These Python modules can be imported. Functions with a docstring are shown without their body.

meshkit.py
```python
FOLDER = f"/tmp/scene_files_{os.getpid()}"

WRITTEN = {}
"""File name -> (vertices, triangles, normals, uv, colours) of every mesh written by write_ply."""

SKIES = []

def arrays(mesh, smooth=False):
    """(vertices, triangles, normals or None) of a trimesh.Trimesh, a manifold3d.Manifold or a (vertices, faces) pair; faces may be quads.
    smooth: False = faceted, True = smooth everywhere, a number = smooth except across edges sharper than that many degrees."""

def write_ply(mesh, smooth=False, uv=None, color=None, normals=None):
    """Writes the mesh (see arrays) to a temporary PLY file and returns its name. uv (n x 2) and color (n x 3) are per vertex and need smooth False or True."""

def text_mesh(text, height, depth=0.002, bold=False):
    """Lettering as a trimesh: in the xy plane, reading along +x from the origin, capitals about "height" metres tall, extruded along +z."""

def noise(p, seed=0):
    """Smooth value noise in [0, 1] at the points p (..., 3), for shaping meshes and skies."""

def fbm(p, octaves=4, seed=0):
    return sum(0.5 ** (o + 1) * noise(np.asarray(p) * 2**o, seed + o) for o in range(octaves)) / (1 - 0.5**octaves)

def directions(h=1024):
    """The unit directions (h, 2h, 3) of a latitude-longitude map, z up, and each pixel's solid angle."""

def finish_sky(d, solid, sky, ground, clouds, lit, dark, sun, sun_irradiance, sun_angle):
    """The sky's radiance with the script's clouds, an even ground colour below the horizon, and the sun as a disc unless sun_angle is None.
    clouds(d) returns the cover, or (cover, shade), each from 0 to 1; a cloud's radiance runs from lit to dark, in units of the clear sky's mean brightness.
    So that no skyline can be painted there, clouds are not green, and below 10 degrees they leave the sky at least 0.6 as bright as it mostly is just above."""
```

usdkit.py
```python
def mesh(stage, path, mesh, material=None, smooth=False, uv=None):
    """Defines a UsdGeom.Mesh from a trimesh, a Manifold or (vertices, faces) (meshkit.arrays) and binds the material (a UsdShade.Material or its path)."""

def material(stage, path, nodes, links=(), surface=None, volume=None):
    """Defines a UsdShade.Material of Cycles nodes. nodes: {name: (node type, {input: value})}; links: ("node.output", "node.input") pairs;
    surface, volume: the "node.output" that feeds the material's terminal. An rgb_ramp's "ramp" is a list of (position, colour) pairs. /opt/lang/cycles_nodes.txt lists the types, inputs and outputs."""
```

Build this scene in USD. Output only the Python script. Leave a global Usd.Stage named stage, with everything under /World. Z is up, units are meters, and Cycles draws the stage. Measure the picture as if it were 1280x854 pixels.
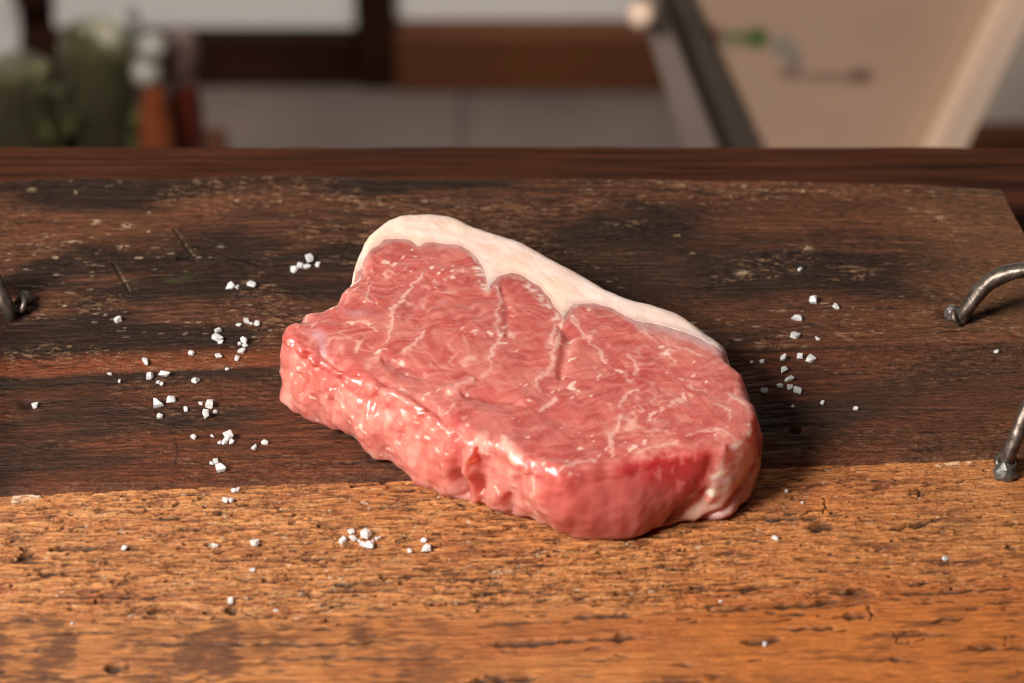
import math, random
import numpy as np, trimesh
from scipy.ndimage import map_coordinates, gaussian_filter, gaussian_filter1d
from scipy.interpolate import CubicSpline, interp1d
from scipy.spatial import ConvexHull
import shapely
import meshkit, usdkit
from pxr import Usd, UsdGeom, UsdLux, UsdShade, Gf, Sdf, Vt

random.seed(5); RS = np.random.RandomState(11)
stage = Usd.Stage.CreateInMemory()
UsdGeom.SetStageUpAxis(stage, UsdGeom.Tokens.z); UsdGeom.SetStageMetersPerUnit(stage, 1.0)
UsdGeom.Xform.Define(stage, '/World'); UsdGeom.Scope.Define(stage, '/World/Looks')

class MPath:
    def __init__(self, pts): self.p = shapely.Polygon(pts).buffer(0); shapely.prepare(self.p)
    def contains_points(self, q): q = np.asarray(q); return shapely.contains_xy(self.p, q[:, 0], q[:, 1])
# ---------------------------------------------------------------- camera
PITCH, FPX, DIST = math.radians(37.0), 3920.0, 1.264
cp, sp = math.cos(PITCH), math.sin(PITCH)
CAM = np.array([0, -DIST * cp, DIST * sp])
RIGHT, FWD, UP = np.array([1., 0, 0]), np.array([0, cp, -sp]), np.array([0, sp, cp])
cam = UsdGeom.Camera.Define(stage, '/World/camera')
cam.CreateHorizontalApertureAttr(36.0); cam.CreateVerticalApertureAttr(36.0 * 683 / 1024)
cam.CreateFocalLengthAttr(36.0 * FPX / 1280)
cam.CreateFStopAttr(8.0); cam.CreateFocusDistanceAttr(1.228)
cam.CreateClippingRangeAttr(Gf.Vec2f(0.02, 50)); cam.CreateExposureAttr(0.0)
x = UsdGeom.Xformable(cam); x.AddTranslateOp().Set(Gf.Vec3d(*CAM)); x.AddRotateXOp().Set(90 - math.degrees(PITCH))

# ---------------------------------------------------------------- lamps (studio key soft box, plus unseen overhead and background fills added)
def rect_light(name, pos, target, w, h, power, col):
    l = UsdLux.RectLight.Define(stage, '/World/' + name)
    l.CreateWidthAttr(w); l.CreateHeightAttr(h); l.CreateIntensityAttr(power); l.CreateColorAttr(Gf.Vec3f(*col))
    m = Gf.Matrix4d(); m.SetLookAt(Gf.Vec3d(*pos), Gf.Vec3d(*target), Gf.Vec3d(0, 0, 1) if abs(pos[0] - target[0]) + abs(pos[1] - target[1]) > 1e-3 else Gf.Vec3d(0, 1, 0))
    UsdGeom.Xformable(l).AddTransformOp().Set(m.GetInverse())
rect_light('key_softbox', (-1.05, -0.78, 1.08), (0, 0, 0), 0.56, 0.56, 63, (1.0, 0.94, 0.86))
rect_light('overhead_fill', (0.15, -0.25, 1.9), (0, 0, 0), 1.4, 1.2, 1.0, (1.0, 0.97, 0.94))  # unseen fill added in place of room bounce light
rect_light('background_fill', (0.3, 0.35, 1.5), (0.3, 3.35, 1.2), 1.6, 0.8, 12.5, (1.0, 0.95, 0.90))  # unseen lamp added to light the background

# ---------------------------------------------------------------- helpers
def unproj(px, py, z=0.0):
    px, py, z = np.broadcast_arrays(np.asarray(px, float), np.asarray(py, float), np.asarray(z, float))
    d = FWD + ((px - 640) / FPX)[..., None] * RIGHT + ((427 - py) / FPX)[..., None] * UP
    return CAM + d * ((z - CAM[2]) / d[..., 2])[..., None]
def ray_at(px, py, y):
    d = FWD + (px - 640) / FPX * RIGHT + (427 - py) / FPX * UP
    return CAM + d * ((y - CAM[1]) / d[1])
def proj(p):
    r = np.asarray(p) - CAM
    dep = r @ FWD
    return 640 + FPX * (r @ RIGHT) / dep, 427 - FPX * (r @ UP) / dep
def sstep(a, b, x):
    t = np.clip((x - a) / (b - a), 0, 1); return t * t * (3 - 2 * t)
TABLES = {}
def n2(x, y, seed=0):
    if seed not in TABLES:
        TABLES[seed] = np.random.RandomState(1000 + seed).rand(256, 256)
    x, y = np.broadcast_arrays(x, y)
    return map_coordinates(TABLES[seed], [np.asarray(x, float) + 37.3 * seed, np.asarray(y, float) + 17.7 * seed], order=2, mode='grid-wrap')
def f2(x, y, seed=0, octv=4, gain=0.5):
    s, a, t = 0, 1.0, 0
    for o in range(octv):
        s = s + a * n2(x * 2 ** o, y * 2 ** o, seed * 7 + o); t += a; a *= gain
    return s / t
def mixc(c, d, f):
    return c * (1 - f[..., None]) + np.asarray(d) * f[..., None]

COUNT = {}
def numbered(parent, name):
    k = (parent, name); n = COUNT.get(k, -1) + 1; COUNT[k] = n
    return f'{parent}/{name}' if n == 0 else f'{parent}/{name}_{n:03d}'
def tag(p, label=None, cat=None, group=None, kind=None):
    p = p.GetPrim() if hasattr(p, 'GetPrim') else p
    for k, v in (('label', label), ('category', cat), ('group', group), ('kind', kind)):
        if v: p.SetCustomDataByKey(k, v)
    return p
def thing(name, label, cat, loc=(0, 0, 0), group=None):
    xf = UsdGeom.Xform.Define(stage, numbered('/World', name)); xf.AddTranslateOp().Set(Gf.Vec3d(*map(float, loc)))
    return tag(xf, label, cat, group)
def obj(name, mesh, mat, parent=None, smooth=False, color=None, normals=None, label=None):
    base = str(parent.GetPath()) if parent is not None else '/World'
    m = usdkit.mesh(stage, numbered(base, name), mesh, M[mat], smooth=smooth)
    if normals is not None:
        m.CreateNormalsAttr(Vt.Vec3fArray.FromNumpy(np.asarray(normals, np.float32))); m.SetNormalsInterpolation('vertex')
    if color is not None:
        pv = UsdGeom.PrimvarsAPI(m).CreatePrimvar('Cd', Sdf.ValueTypeNames.Color3fArray, 'vertex')
        pv.Set(Vt.Vec3fArray.FromNumpy(np.ascontiguousarray(np.clip(color, 0, 1).reshape(-1, 3), np.float32)))
    if label: tag(m, label)
    return m.GetPrim()

def box(x0, x1, y0, y1, z0, z1, bevel=0.003):
    b = trimesh.creation.box([x1 - x0, y1 - y0, z1 - z0]); b.apply_translation([(x0 + x1) / 2, (y0 + y1) / 2, (z0 + z1) / 2])
    if bevel:
        pts = []
        for sx, a in ((1, x0), (-1, x1)):
            for sy, c in ((1, y0), (-1, y1)):
                for sz, e in ((1, z0), (-1, z1)):
                    pts += [(a, c + sy * bevel, e + sz * bevel), (a + sx * bevel, c, e + sz * bevel), (a + sx * bevel, c + sy * bevel, e)]
        b = trimesh.convex.convex_hull(np.array(pts))
    return b
def lathe(profile, n=40, center=(0, 0, 0)):
    pr = np.array(profile, float); a = np.linspace(0, 2 * np.pi, n, endpoint=False)
    v = np.stack([pr[:, 0][:, None] * np.cos(a), pr[:, 0][:, None] * np.sin(a), np.repeat(pr[:, 1][:, None], n, 1)], -1).reshape(-1, 3) + np.array(center)
    i, j = np.meshgrid(np.arange(len(pr) - 1), np.arange(n), indexing='ij'); j2 = (j + 1) % n
    q = np.stack([i * n + j, i * n + j2, (i + 1) * n + j2, (i + 1) * n + j], -1).reshape(-1, 4)
    return trimesh.Trimesh(v, np.vstack([q[:, [0, 1, 2]], q[:, [0, 2, 3]]]), process=False)
def tube(path, radii, sides=14, squash=1.0, facet=0.0, seed=0):
    P = np.array(path, float); t = np.linspace(0, 1, len(P)); tt = np.linspace(0, 1, 90)
    P = CubicSpline(t, P)(tt); R = np.interp(tt, np.linspace(0, 1, len(radii)), radii)
    T = np.gradient(P, axis=0); T /= np.linalg.norm(T, axis=1)[:, None]
    ref = np.array([0, 0.3, 1.0]); A = np.cross(T, ref); A /= np.linalg.norm(A, axis=1)[:, None]; B = np.cross(A, T)
    ang = np.linspace(0, 2 * np.pi, sides, endpoint=False)
    rr = 1 - facet * np.abs(np.sin(2 * ang)) ** 1.5
    V = P[:, None] + (R[:, None] * rr * np.cos(ang))[..., None] * A[:, None] + (R[:, None] * rr * squash * np.sin(ang))[..., None] * B[:, None]
    nz = meshkit.fbm(V * 260, 3, seed) - 0.5
    V = V + (nz * 0.0009)[..., None] * (V - P[:, None]) / np.maximum(R, 1e-4)[:, None, None]
    n, s = len(P), sides
    i, j = np.meshgrid(np.arange(n - 1), np.arange(s), indexing='ij'); j2 = (j + 1) % s
    q = np.stack([i * s + j, i * s + j2, (i + 1) * s + j2, (i + 1) * s + j], -1).reshape(-1, 4)
    V = np.vstack([V.reshape(-1, 3), P[:1], P[-1:]])
    cap = [[n * s, (k + 1) % s, k] for k in range(s)] + [[n * s + 1, (n - 1) * s + k, (n - 1) * s + (k + 1) % s] for k in range(s)]
    return trimesh.Trimesh(V, np.vstack([q[:, [0, 1, 2]], q[:, [0, 2, 3]], cap]), process=False)

# ---------------------------------------------------------------- materials
M = {}
def simple(name, col, rough=0.6, metal=0.0, var=0.15, scale=6.0, stretch=(1, 1, 1), bump=0.0, **kw):
    lo, hi = [c * (1 - var) for c in col], [min(1, c * (1 + var)) for c in col]
    nodes = {'g': ('geometry', {}), 'm': ('mapping', {'scale': stretch}), 'n': ('noise_texture', {'scale': scale, 'detail': 4.0}),
             'r': ('rgb_ramp', {'ramp': [(0.3, lo), (0.7, hi)]}), 'p': ('principled_bsdf', {'roughness': rough, 'metallic': metal, **kw})}
    links = [('g.position', 'm.vector'), ('m.vector', 'n.vector'), ('n.fac', 'r.fac'), ('r.color', 'p.base_color')]
    if bump:
        nodes['b'] = ('bump', {'distance': bump, 'strength': 1.0}); links += [('n.fac', 'b.height'), ('b.normal', 'p.normal')]
    M[name] = usdkit.material(stage, '/World/Looks/' + name, nodes, links, surface='p.BSDF')

def wood_vc(name, rough_lo, rough_hi, spec, bump, sx, sy, contrast):
    nodes = {'a': ('attribute', {'attribute': 'Cd'}), 'g': ('geometry', {}),
             'm': ('mapping', {'scale': (sx, sy, sy)}), 'n': ('noise_texture', {'scale': 1.0, 'detail': 5.0, 'roughness': 0.65}),
             'm2': ('mapping', {'scale': (sx * 6, sy * 0.8, sy)}), 'n2': ('noise_texture', {'scale': 1.0, 'detail': 3.0}),
             'r': ('map_range', {'from_min': 0.3, 'from_max': 0.7, 'to_min': 1 - contrast, 'to_max': 1 + contrast}),
             'mul': ('vector_math', {'math_type': 'scale'}),
             'rr': ('map_range', {'from_min': 0.3, 'from_max': 0.7, 'to_min': rough_lo, 'to_max': rough_hi}),
             'add': ('math', {'math_type': 'add'}),
             'b': ('bump', {'distance': bump, 'strength': 1.0}), 'p': ('principled_bsdf', {'specular_ior_level': spec})}
    links = [('g.position', 'm.vector'), ('m.vector', 'n.vector'), ('g.position', 'm2.vector'), ('m2.vector', 'n2.vector'),
             ('n.fac', 'r.value'), ('a.color', 'mul.vector1'), ('r.result', 'mul.scale'), ('mul.vector', 'p.base_color'),
             ('n2.fac', 'rr.value'), ('rr.result', 'p.roughness'), ('n.fac', 'add.value1'), ('n2.fac', 'add.value2'), ('add.value', 'b.height'), ('b.normal', 'p.normal')]
    M[name] = usdkit.material(stage, '/World/Looks/' + name, nodes, links, surface='p.BSDF')
wood_vc('pale_wood', 0.42, 0.70, 0.32, 0.00035, 170, 1900, 0.45)
wood_vc('dark_wood', 0.30, 0.60, 0.17, 0.00048, 260, 1900, 0.8)

def meat_mat(name, rough_lo, rough_hi, spec, sss, radius, scale, bump, nscale, coat):
    nodes = {'a': ('attribute', {'attribute': 'Cd'}), 'g': ('geometry', {}),
             'm': ('mapping', {'scale': (1, 1, 1)}), 'n': ('noise_texture', {'scale': nscale, 'detail': 3.0, 'roughness': 0.55, 'distortion': 0.6}),
             'n2': ('noise_texture', {'scale': 160.0, 'detail': 2.0}),
             'rr': ('map_range', {'from_min': 0.35, 'from_max': 0.65, 'to_min': rough_lo, 'to_max': rough_hi, 'clamp': True}),
             'b': ('bump', {'distance': bump, 'strength': 1.0}),
             'p': ('principled_bsdf', {'specular_ior_level': spec, 'subsurface_method': 'random_walk', 'subsurface_weight': sss, 'subsurface_radius': radius,
                                       'subsurface_scale': scale, 'coat_weight': coat, 'coat_roughness': 0.09})}
    links = [('g.position', 'm.vector'), ('m.vector', 'n.vector'), ('m.vector', 'n2.vector'), ('n2.fac', 'rr.value'), ('rr.result', 'p.roughness'),
             ('a.color', 'p.base_color'), ('n.fac', 'b.height'), ('b.normal', 'p.normal'), ('b.normal', 'p.coat_normal')]
    M[name] = usdkit.material(stage, '/World/Looks/' + name, nodes, links, surface='p.BSDF')
meat_mat('lean', 0.24, 0.46, 0.45, 0.6, (1.0, 0.28, 0.22), 0.0024, 0.00014, 800, 0.5)
meat_mat('fat', 0.38, 0.55, 0.40, 0.6, (1.0, 0.65, 0.45), 0.0024, 0.00008, 500, 0.05)

simple('table_wood', (0.046, 0.014, 0.006), 0.75, var=0.75, scale=1.0, stretch=(12, 380, 380), bump=0.0006, specular_ior_level=0.12)
simple('forged_iron', (0.125, 0.098, 0.082), 0.42, metal=0.7, var=0.5, scale=260.0, bump=0.0006)
simple('nail_iron', (0.17, 0.16, 0.15), 0.40, metal=0.7, var=0.4, scale=320.0, bump=0.0005)
M['salt'] = usdkit.material(stage, '/World/Looks/salt', {
    'n': ('noise_texture', {'scale': 900.0, 'detail': 3.0}), 'g': ('geometry', {}), 'b': ('bump', {'distance': 0.0003}),
    'p': ('principled_bsdf', {'base_color': (0.97, 0.97, 0.97), 'roughness': 0.22, 'ior': 1.54}), 't': ('translucent_bsdf', {'color': (0.97, 0.97, 0.97)}),
    'gl': ('glass_bsdf', {'color': (1, 1, 1), 'roughness': 0.12, 'IOR': 1.45}), 'm': ('mix_closure', {'fac': 0.30}), 'm2': ('mix_closure', {'fac': 0.32})},
    [('g.position', 'n.vector'), ('n.fac', 'b.height'), ('b.normal', 'p.normal'), ('p.BSDF', 'm.closure1'), ('t.BSDF', 'm.closure2'), ('m.closure', 'm2.closure1'), ('gl.BSDF', 'm2.closure2')], surface='m2.closure')
simple('floor_tile', (0.150, 0.112, 0.095), 0.6, var=0.25, scale=3)
simple('floor_joint', (0.13, 0.10, 0.085), 0.8)
simple('pale_panel', (0.64, 0.60, 0.575), 0.5, var=0.06, scale=3)
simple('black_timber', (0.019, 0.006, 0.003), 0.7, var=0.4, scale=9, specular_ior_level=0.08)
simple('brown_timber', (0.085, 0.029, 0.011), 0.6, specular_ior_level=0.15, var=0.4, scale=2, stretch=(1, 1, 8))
simple('green_leaf', (0.075, 0.072, 0.022), 0.6, var=0.6, scale=30)
simple('olive_glass', (0.13, 0.115, 0.055), 0.2, var=0.2, scale=20)
M['frosted_jar'] = usdkit.material(stage, '/World/Looks/frosted_jar', {'g': ('glass_bsdf', {'color': (0.88, 0.88, 0.78), 'roughness': 0.28, 'IOR': 1.25}), 'd': ('diffuse_bsdf', {'color': (0.14, 0.12, 0.08)}), 'm': ('mix_closure', {'fac': 0.16})}, [('g.BSDF', 'm.closure1'), ('d.BSDF', 'm.closure2')], surface='m.closure')
simple('red_glass', (0.17, 0.042, 0.015), 0.15, var=0.4, scale=18)
simple('maroon_glass', (0.065, 0.012, 0.006), 0.15, var=0.3, scale=18)
simple('pale_stopper', (0.26, 0.235, 0.20), 0.25, var=0.1)
simple('grey_glass', (0.24, 0.23, 0.22), 0.15)
simple('pink_cap', (0.10, 0.055, 0.048), 0.4)
simple('grey_metal', (0.22, 0.165, 0.14), 0.45, var=0.08)
simple('dark_grey', (0.060, 0.047, 0.038), 0.55, var=0.1)
simple('beige_board', (0.40, 0.26, 0.18), 0.6, var=0.16, scale=3)
simple('cream_trim', (0.62, 0.44, 0.33), 0.5, var=0.06)
simple('logo_green', (0.09, 0.115, 0.045), 0.6)
simple('logo_red', (0.12, 0.05, 0.04), 0.6)
simple('logo_blue', (0.15, 0.16, 0.165), 0.6)
simple('logo_brown', (0.23, 0.135, 0.10), 0.6)
simple('beige_wall', (0.44, 0.36, 0.30), 0.7, var=0.05)

# ---------------------------------------------------------------- setting: floor, wall
FLOOR = -1.0
CY = CAM[1]
obj('floor_joints', box(-3, 3, -2.2, 2.9, FLOOR - 0.05, FLOOR - 0.004, 0), 'floor_joint')
tag(stage.GetPrimAtPath('/World/floor_joints'), kind='structure')
fl = UsdGeom.Xform.Define(stage, '/World/floor').GetPrim(); tag(fl, kind='structure')
for i in range(-5, 6):
    for k in range(0, 6):
        x0, y0 = i * 0.28 - 0.05, 1.0 + k * 0.28
        obj('tile', box(x0 + .003, x0 + .277, y0 + .003, y0 + .277, FLOOR - 0.004, FLOOR, 0.002), 'floor_tile', fl)

WY = CY + 2.775          # face of the glazed timber screen
def zs(py, y): return ray_at(640, py, y)[2]
def xs(px, py, y): return ray_at(px, py, y)[0]
sc = thing('timber_screen', 'dark timber framed screen with pale panels and a brown bottom rail on the far side', 'screen')
zb, zt = FLOOR, zs(40, WY)
xm0, xm1 = xs(444, 20, WY), xs(492, 20, WY)
xl0, xl1 = xs(20, 20, WY), xs(62, 20, WY)
xr = xs(900, 60, WY)
obj('bottom_rail', box(xl0, xm0 - 0.001, WY, WY + .06, zb + 0.002, zs(48, WY)), 'black_timber', sc, label='left bottom rail with shade painted almost black')  # shade on the left rail is put into its near-black colour
obj('bottom_rail', box(xm1 + 0.001, xr + .6, WY - 0.01, WY + .06, zb + 0.002, zs(38, WY)), 'brown_timber', sc, label='right bottom rail with its light painted warm brown')  # light on the right rail is put into its warm colour
obj('mullion', box(xm0, xm1, WY - 0.005, WY + .06, zb + 0.002, 0.6), 'black_timber', sc)
obj('mullion', box(xl0 - .0, xl1, WY - 0.006, WY + .058, zb + .10, 0.6), 'black_timber', sc)
obj('panel', box(xl1 + .001, xm0 - .001, WY + .02, WY + .04, zs(48, WY) + .001, 0.6, 0), 'pale_panel', sc)
obj('panel', box(xm1 + .001, xr + .6, WY + .02, WY + .04, zs(38, WY) + .001, 0.6, 0), 'pale_panel', sc)
obj('panel', box(xl0 - 1.0, xl0 - .001, WY + .02, WY + .04, zb + 0.003, 0.6, 0), 'pale_panel', sc)

# ---------------------------------------------------------------- table
ZT = -0.026
ye = unproj(640, 184.5, ZT)[1]
tb = thing('table', 'dark reddish brown wooden table under the steak board', 'table')
gx, gy = np.linspace(-0.75, 0.75, 700), np.concatenate([np.linspace(-0.42, ye - .07, 8), np.linspace(ye - .065, ye, 30)])
X, Y = np.meshgrid(gx, gy)
Y = Y + (f2(X * 30, Y * 0, 3, 3) - .5) * 0.0016 * (Y > ye - 0.02)
Z = ZT + (f2(X * 20, Y * 160, 4, 3) - .5) * 0.0008
def grid_solid(X, Y, Z, zbot):
    n, m = X.shape
    V = np.stack([X, Y, Z], -1).reshape(-1, 3); idx = np.arange(n * m).reshape(n, m)
    q = np.stack([idx[:-1, :-1], idx[:-1, 1:], idx[1:, 1:], idx[1:, :-1]], -1).reshape(-1, 4)
    if Y[0, 0] > Y[-1, 0]: q = q[:, ::-1]
    F = [q[:, [0, 1, 2]], q[:, [0, 2, 3]]]
    ring = np.concatenate([idx[0], idx[1:, -1], idx[-1, -2::-1], idx[-2:0:-1, 0]])
    k = len(ring); top = V[ring]; bot = top.copy(); bot[:, 2] = zbot
    base = len(V); a = np.arange(k); b = (a + 1) % k
    s = np.stack([base + a, base + k + a, base + k + b, base + b], -1)
    if Y[0, 0] > Y[-1, 0]: s = s[:, ::-1]
    F += [s[:, [0, 1, 2]], s[:, [0, 2, 3]]]
    c = len(V) + 2 * k
    V2 = np.vstack([V, top, bot, [bot.mean(0)]])
    fl_ = np.stack([base + k + a, np.full(k, c), base + k + b], -1)
    F.append(fl_ if Y[0, 0] < Y[-1, 0] else fl_[:, ::-1])
    return V2, np.vstack(F), np.concatenate([np.arange(n * m), ring, ring, ring[:1]])
V, F, src = grid_solid(X, Y, Z, ZT - 0.045)
obj('tabletop', (V, F), 'table_wood', tb, smooth=35)
for lx in (-0.68, 0.68):
    for ly in (-0.36, ye - 0.08):
        obj('leg', box(lx - .035, lx + .035, ly - .035, ly + .035, FLOOR + 0.001, ZT - 0.0455), 'table_wood', tb)

# ---------------------------------------------------------------- board of three old planks
bd = thing('serving_board', 'old plank board with dark rear planks, pale pitted front plank and iron handles', 'serving board')
def edge(pts):
    g = unproj([p[0] for p in pts], [p[1] for p in pts], 0.0)
    o = np.argsort(g[:, 0]); g = g[o]
    return interp1d(g[:, 0], g[:, 1], kind='linear', fill_value='extrapolate')
E0 = edge([(-40, 224), (0, 221), (60, 217), (110, 216), (170, 219), (230, 219), (290, 215), (350, 213), (420, 215), (470, 219), (560, 219), (680, 218), (800, 217), (900, 219), (1000, 221), (1100, 224), (1200, 228), (1248, 231)])
E1 = edge([(-30, 472), (0, 471), (60, 471), (100, 467), (160, 464), (240, 461), (340, 458), (600, 449), (930, 437), (1100, 431), (1280, 425)])
E2 = edge([(0, 617), (100, 613), (200, 609), (300, 606), (500, 599), (640, 595), (960, 583), (1100, 577), (1240, 572), (1280, 570)])
E3 = edge([(0, 940), (1280, 900)])
XL = -0.262
gA, gB = unproj(1248, 232), unproj(1280, 292)
def xend(y): return gA[0] + (gB[0] - gA[0]) * (y - gA[1]) / (gB[1] - gA[1])
SURF = []
def cols(lo, hi, n_in, x_lo, x_hi, n_out):
    return np.concatenate([np.linspace(x_lo, lo, n_out)[:-1], np.linspace(lo, hi, n_in), np.linspace(hi, x_hi, n_out)[1:]])
def plank_grid(Ea, Eb, xc, v):
    XX, VV = np.meshgrid(xc, v)
    ya, yb = Ea(XX), Eb(XX)
    YY = ya + (yb - ya) * VV
    return XX, YY, VV, np.abs(YY - ya), np.abs(YY - yb)
def add_crack(H, D, XX, VY, x0, y0, L, slope, w, depth, seed, wig=0.0006):
    """a split along the grain: XX columns, VY rows in board metres"""
    xc, yc = XX[0], VY[:, 0]
    i0, i1 = np.searchsorted(xc, x0 - L / 2), np.searchsorted(xc, x0 + L / 2)
    j0, j1 = np.searchsorted(yc, y0 - 0.004 - abs(slope) * L / 2), np.searchsorted(yc, y0 + 0.004 + abs(slope) * L / 2)
    if i1 - i0 < 2 or j1 - j0 < 2: return
    xx, yy = XX[j0:j1, i0:i1], VY[j0:j1, i0:i1]
    t = (xx - x0) / L * 2
    line = y0 + slope * (xx - x0) + wig * (n2(xx * 260, xx * 0 + seed * 1.7, 5) - 0.5) * 2
    ww = w * (0.25 + np.clip(1 - t * t, 0, 1)) * (0.5 + n2(xx * 420, xx * 0 + seed * 3.1, 6))
    k = np.exp(-((yy - line) / ww) ** 2) * np.clip(1.6 * (1 - t * t), 0, 1)
    H[j0:j1, i0:i1] = np.minimum(H[j0:j1, i0:i1], -depth * k)
    D[j0:j1, i0:i1] = np.maximum(D[j0:j1, i0:i1], k)
def add_hole(H, D, XX, VY, x0, y0, r, depth, asp=1.0):
    xc, yc = XX[0], VY[:, 0]
    i0, i1 = np.searchsorted(xc, x0 - 2.2 * r * asp), np.searchsorted(xc, x0 + 2.2 * r * asp)
    j0, j1 = np.searchsorted(yc, y0 - 2.2 * r), np.searchsorted(yc, y0 + 2.2 * r)
    if i1 - i0 < 1 or j1 - j0 < 1: return
    xx, yy = XX[j0:j1, i0:i1], VY[j0:j1, i0:i1]
    k = np.exp(-((((xx - x0) / asp) ** 2 + (yy - y0) ** 2) / r ** 2) ** 2)
    H[j0:j1, i0:i1] = np.minimum(H[j0:j1, i0:i1], -depth * k)
    D[j0:j1, i0:i1] = np.maximum(D[j0:j1, i0:i1], k)
def finish_plank(XX, YY, ZZ, C, mat, label):
    V, F, src = grid_solid(XX, YY, ZZ, ZT + 0.0005)
    nrm = meshkit.arrays((V, F), True)[2]
    obj('plank', (V, F), mat, bd, color=C.reshape(-1, 3)[src], normals=nrm, label=label)
    SURF.append((XX[0], YY, ZZ))

# ---- rear dark plank
def dark_plank(Ea, Eb, nr, nc, seed, label, front=False):
    xe0 = float(xend(Ea(0.21))); xc = cols(-0.235, xe0 - .003, nc, XL, xe0, 5)
    XX, YY, VV, da, db = plank_grid(Ea, Eb, xc, np.linspace(0, 1, nr))
    XX = XX + sstep(xe0 - .07, xe0, XX) * (xend(YY) - xe0)
    px, py = proj(np.stack([XX, YY, 0 * XX], -1))
    W = float(np.mean(da[-1])); VY = VV * W
    skew = YY + 0.10 * XX
    fib = f2(XX * 55, VY * 900, seed, 5, .6)
    fine = f2(XX * 260, skew * 1500, seed + 1, 3, .65)
    big = f2(XX * 14, VY * 45, seed + 2, 4)
    clump = f2(XX * 26 + 3, VY * 60, seed + 3, 4)
    H = (fib - .5) * 0.0013 + (big - .5) * 0.0012
    rough = sstep(.42, .6, clump)
    H += (fine - .5) * 0.0011 * rough
    D = np.zeros_like(XX); Hc = np.zeros_like(XX)
    rs = np.random.RandomState(seed)
    for k in range(110 if not front else 60):
        add_crack(Hc, D, XX, VY, rs.uniform(-.25, .22), rs.uniform(.004, W - .003), rs.uniform(.006, .045), rs.uniform(-.05, .05), rs.uniform(.0002, .0005), rs.uniform(.0004, .0012), k)
    H += Hc
    return XX, YY, VV, da, db, px, py, VY, W, fib, fine, big, clump, rough, H, D
XX, YY, VV, da, db, px, py, VY, W, fib, fine, big, clump, rough, H, D = dark_plank(E0, E1, 270, 1000, 21, '')
C = np.zeros(XX.shape + (3,)) + np.array([0.052, 0.021, 0.0115])
C = mixc(C, (0.115, 0.042, 0.020), sstep(.46, .62, fib) * .8)
C = mixc(C, (0.016, 0.009, 0.006), sstep(.44, .58, big) * .85)
C = mixc(C, (0.15, 0.054, 0.024), sstep(.45, .70, f2(XX * 9, VY * 30, 40, 3)) * .6)                      # warmer worn patches
C = mixc(C, (0.15, 0.072, 0.036), sstep(.14, .21, XX) * .65 * (0.5 + 0.7 * fine))                      # worn bare end
C = mixc(C, (0.026, 0.014, 0.009), np.exp(-((px - 760) / 300) ** 2 - ((py - 350) / 75) ** 2) * .75)     # cast shadow of the steak, darkened into the plank colour
C = mixc(C, (0.16, 0.042, 0.016), sstep(.016, .006, db) * sstep(520, 330, px) * .9)                      # bare reddish strip
C = mixc(C, (0.12, 0.038, 0.018), sstep(.010, .002, db) * sstep(900, 980, px) * .5)
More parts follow.
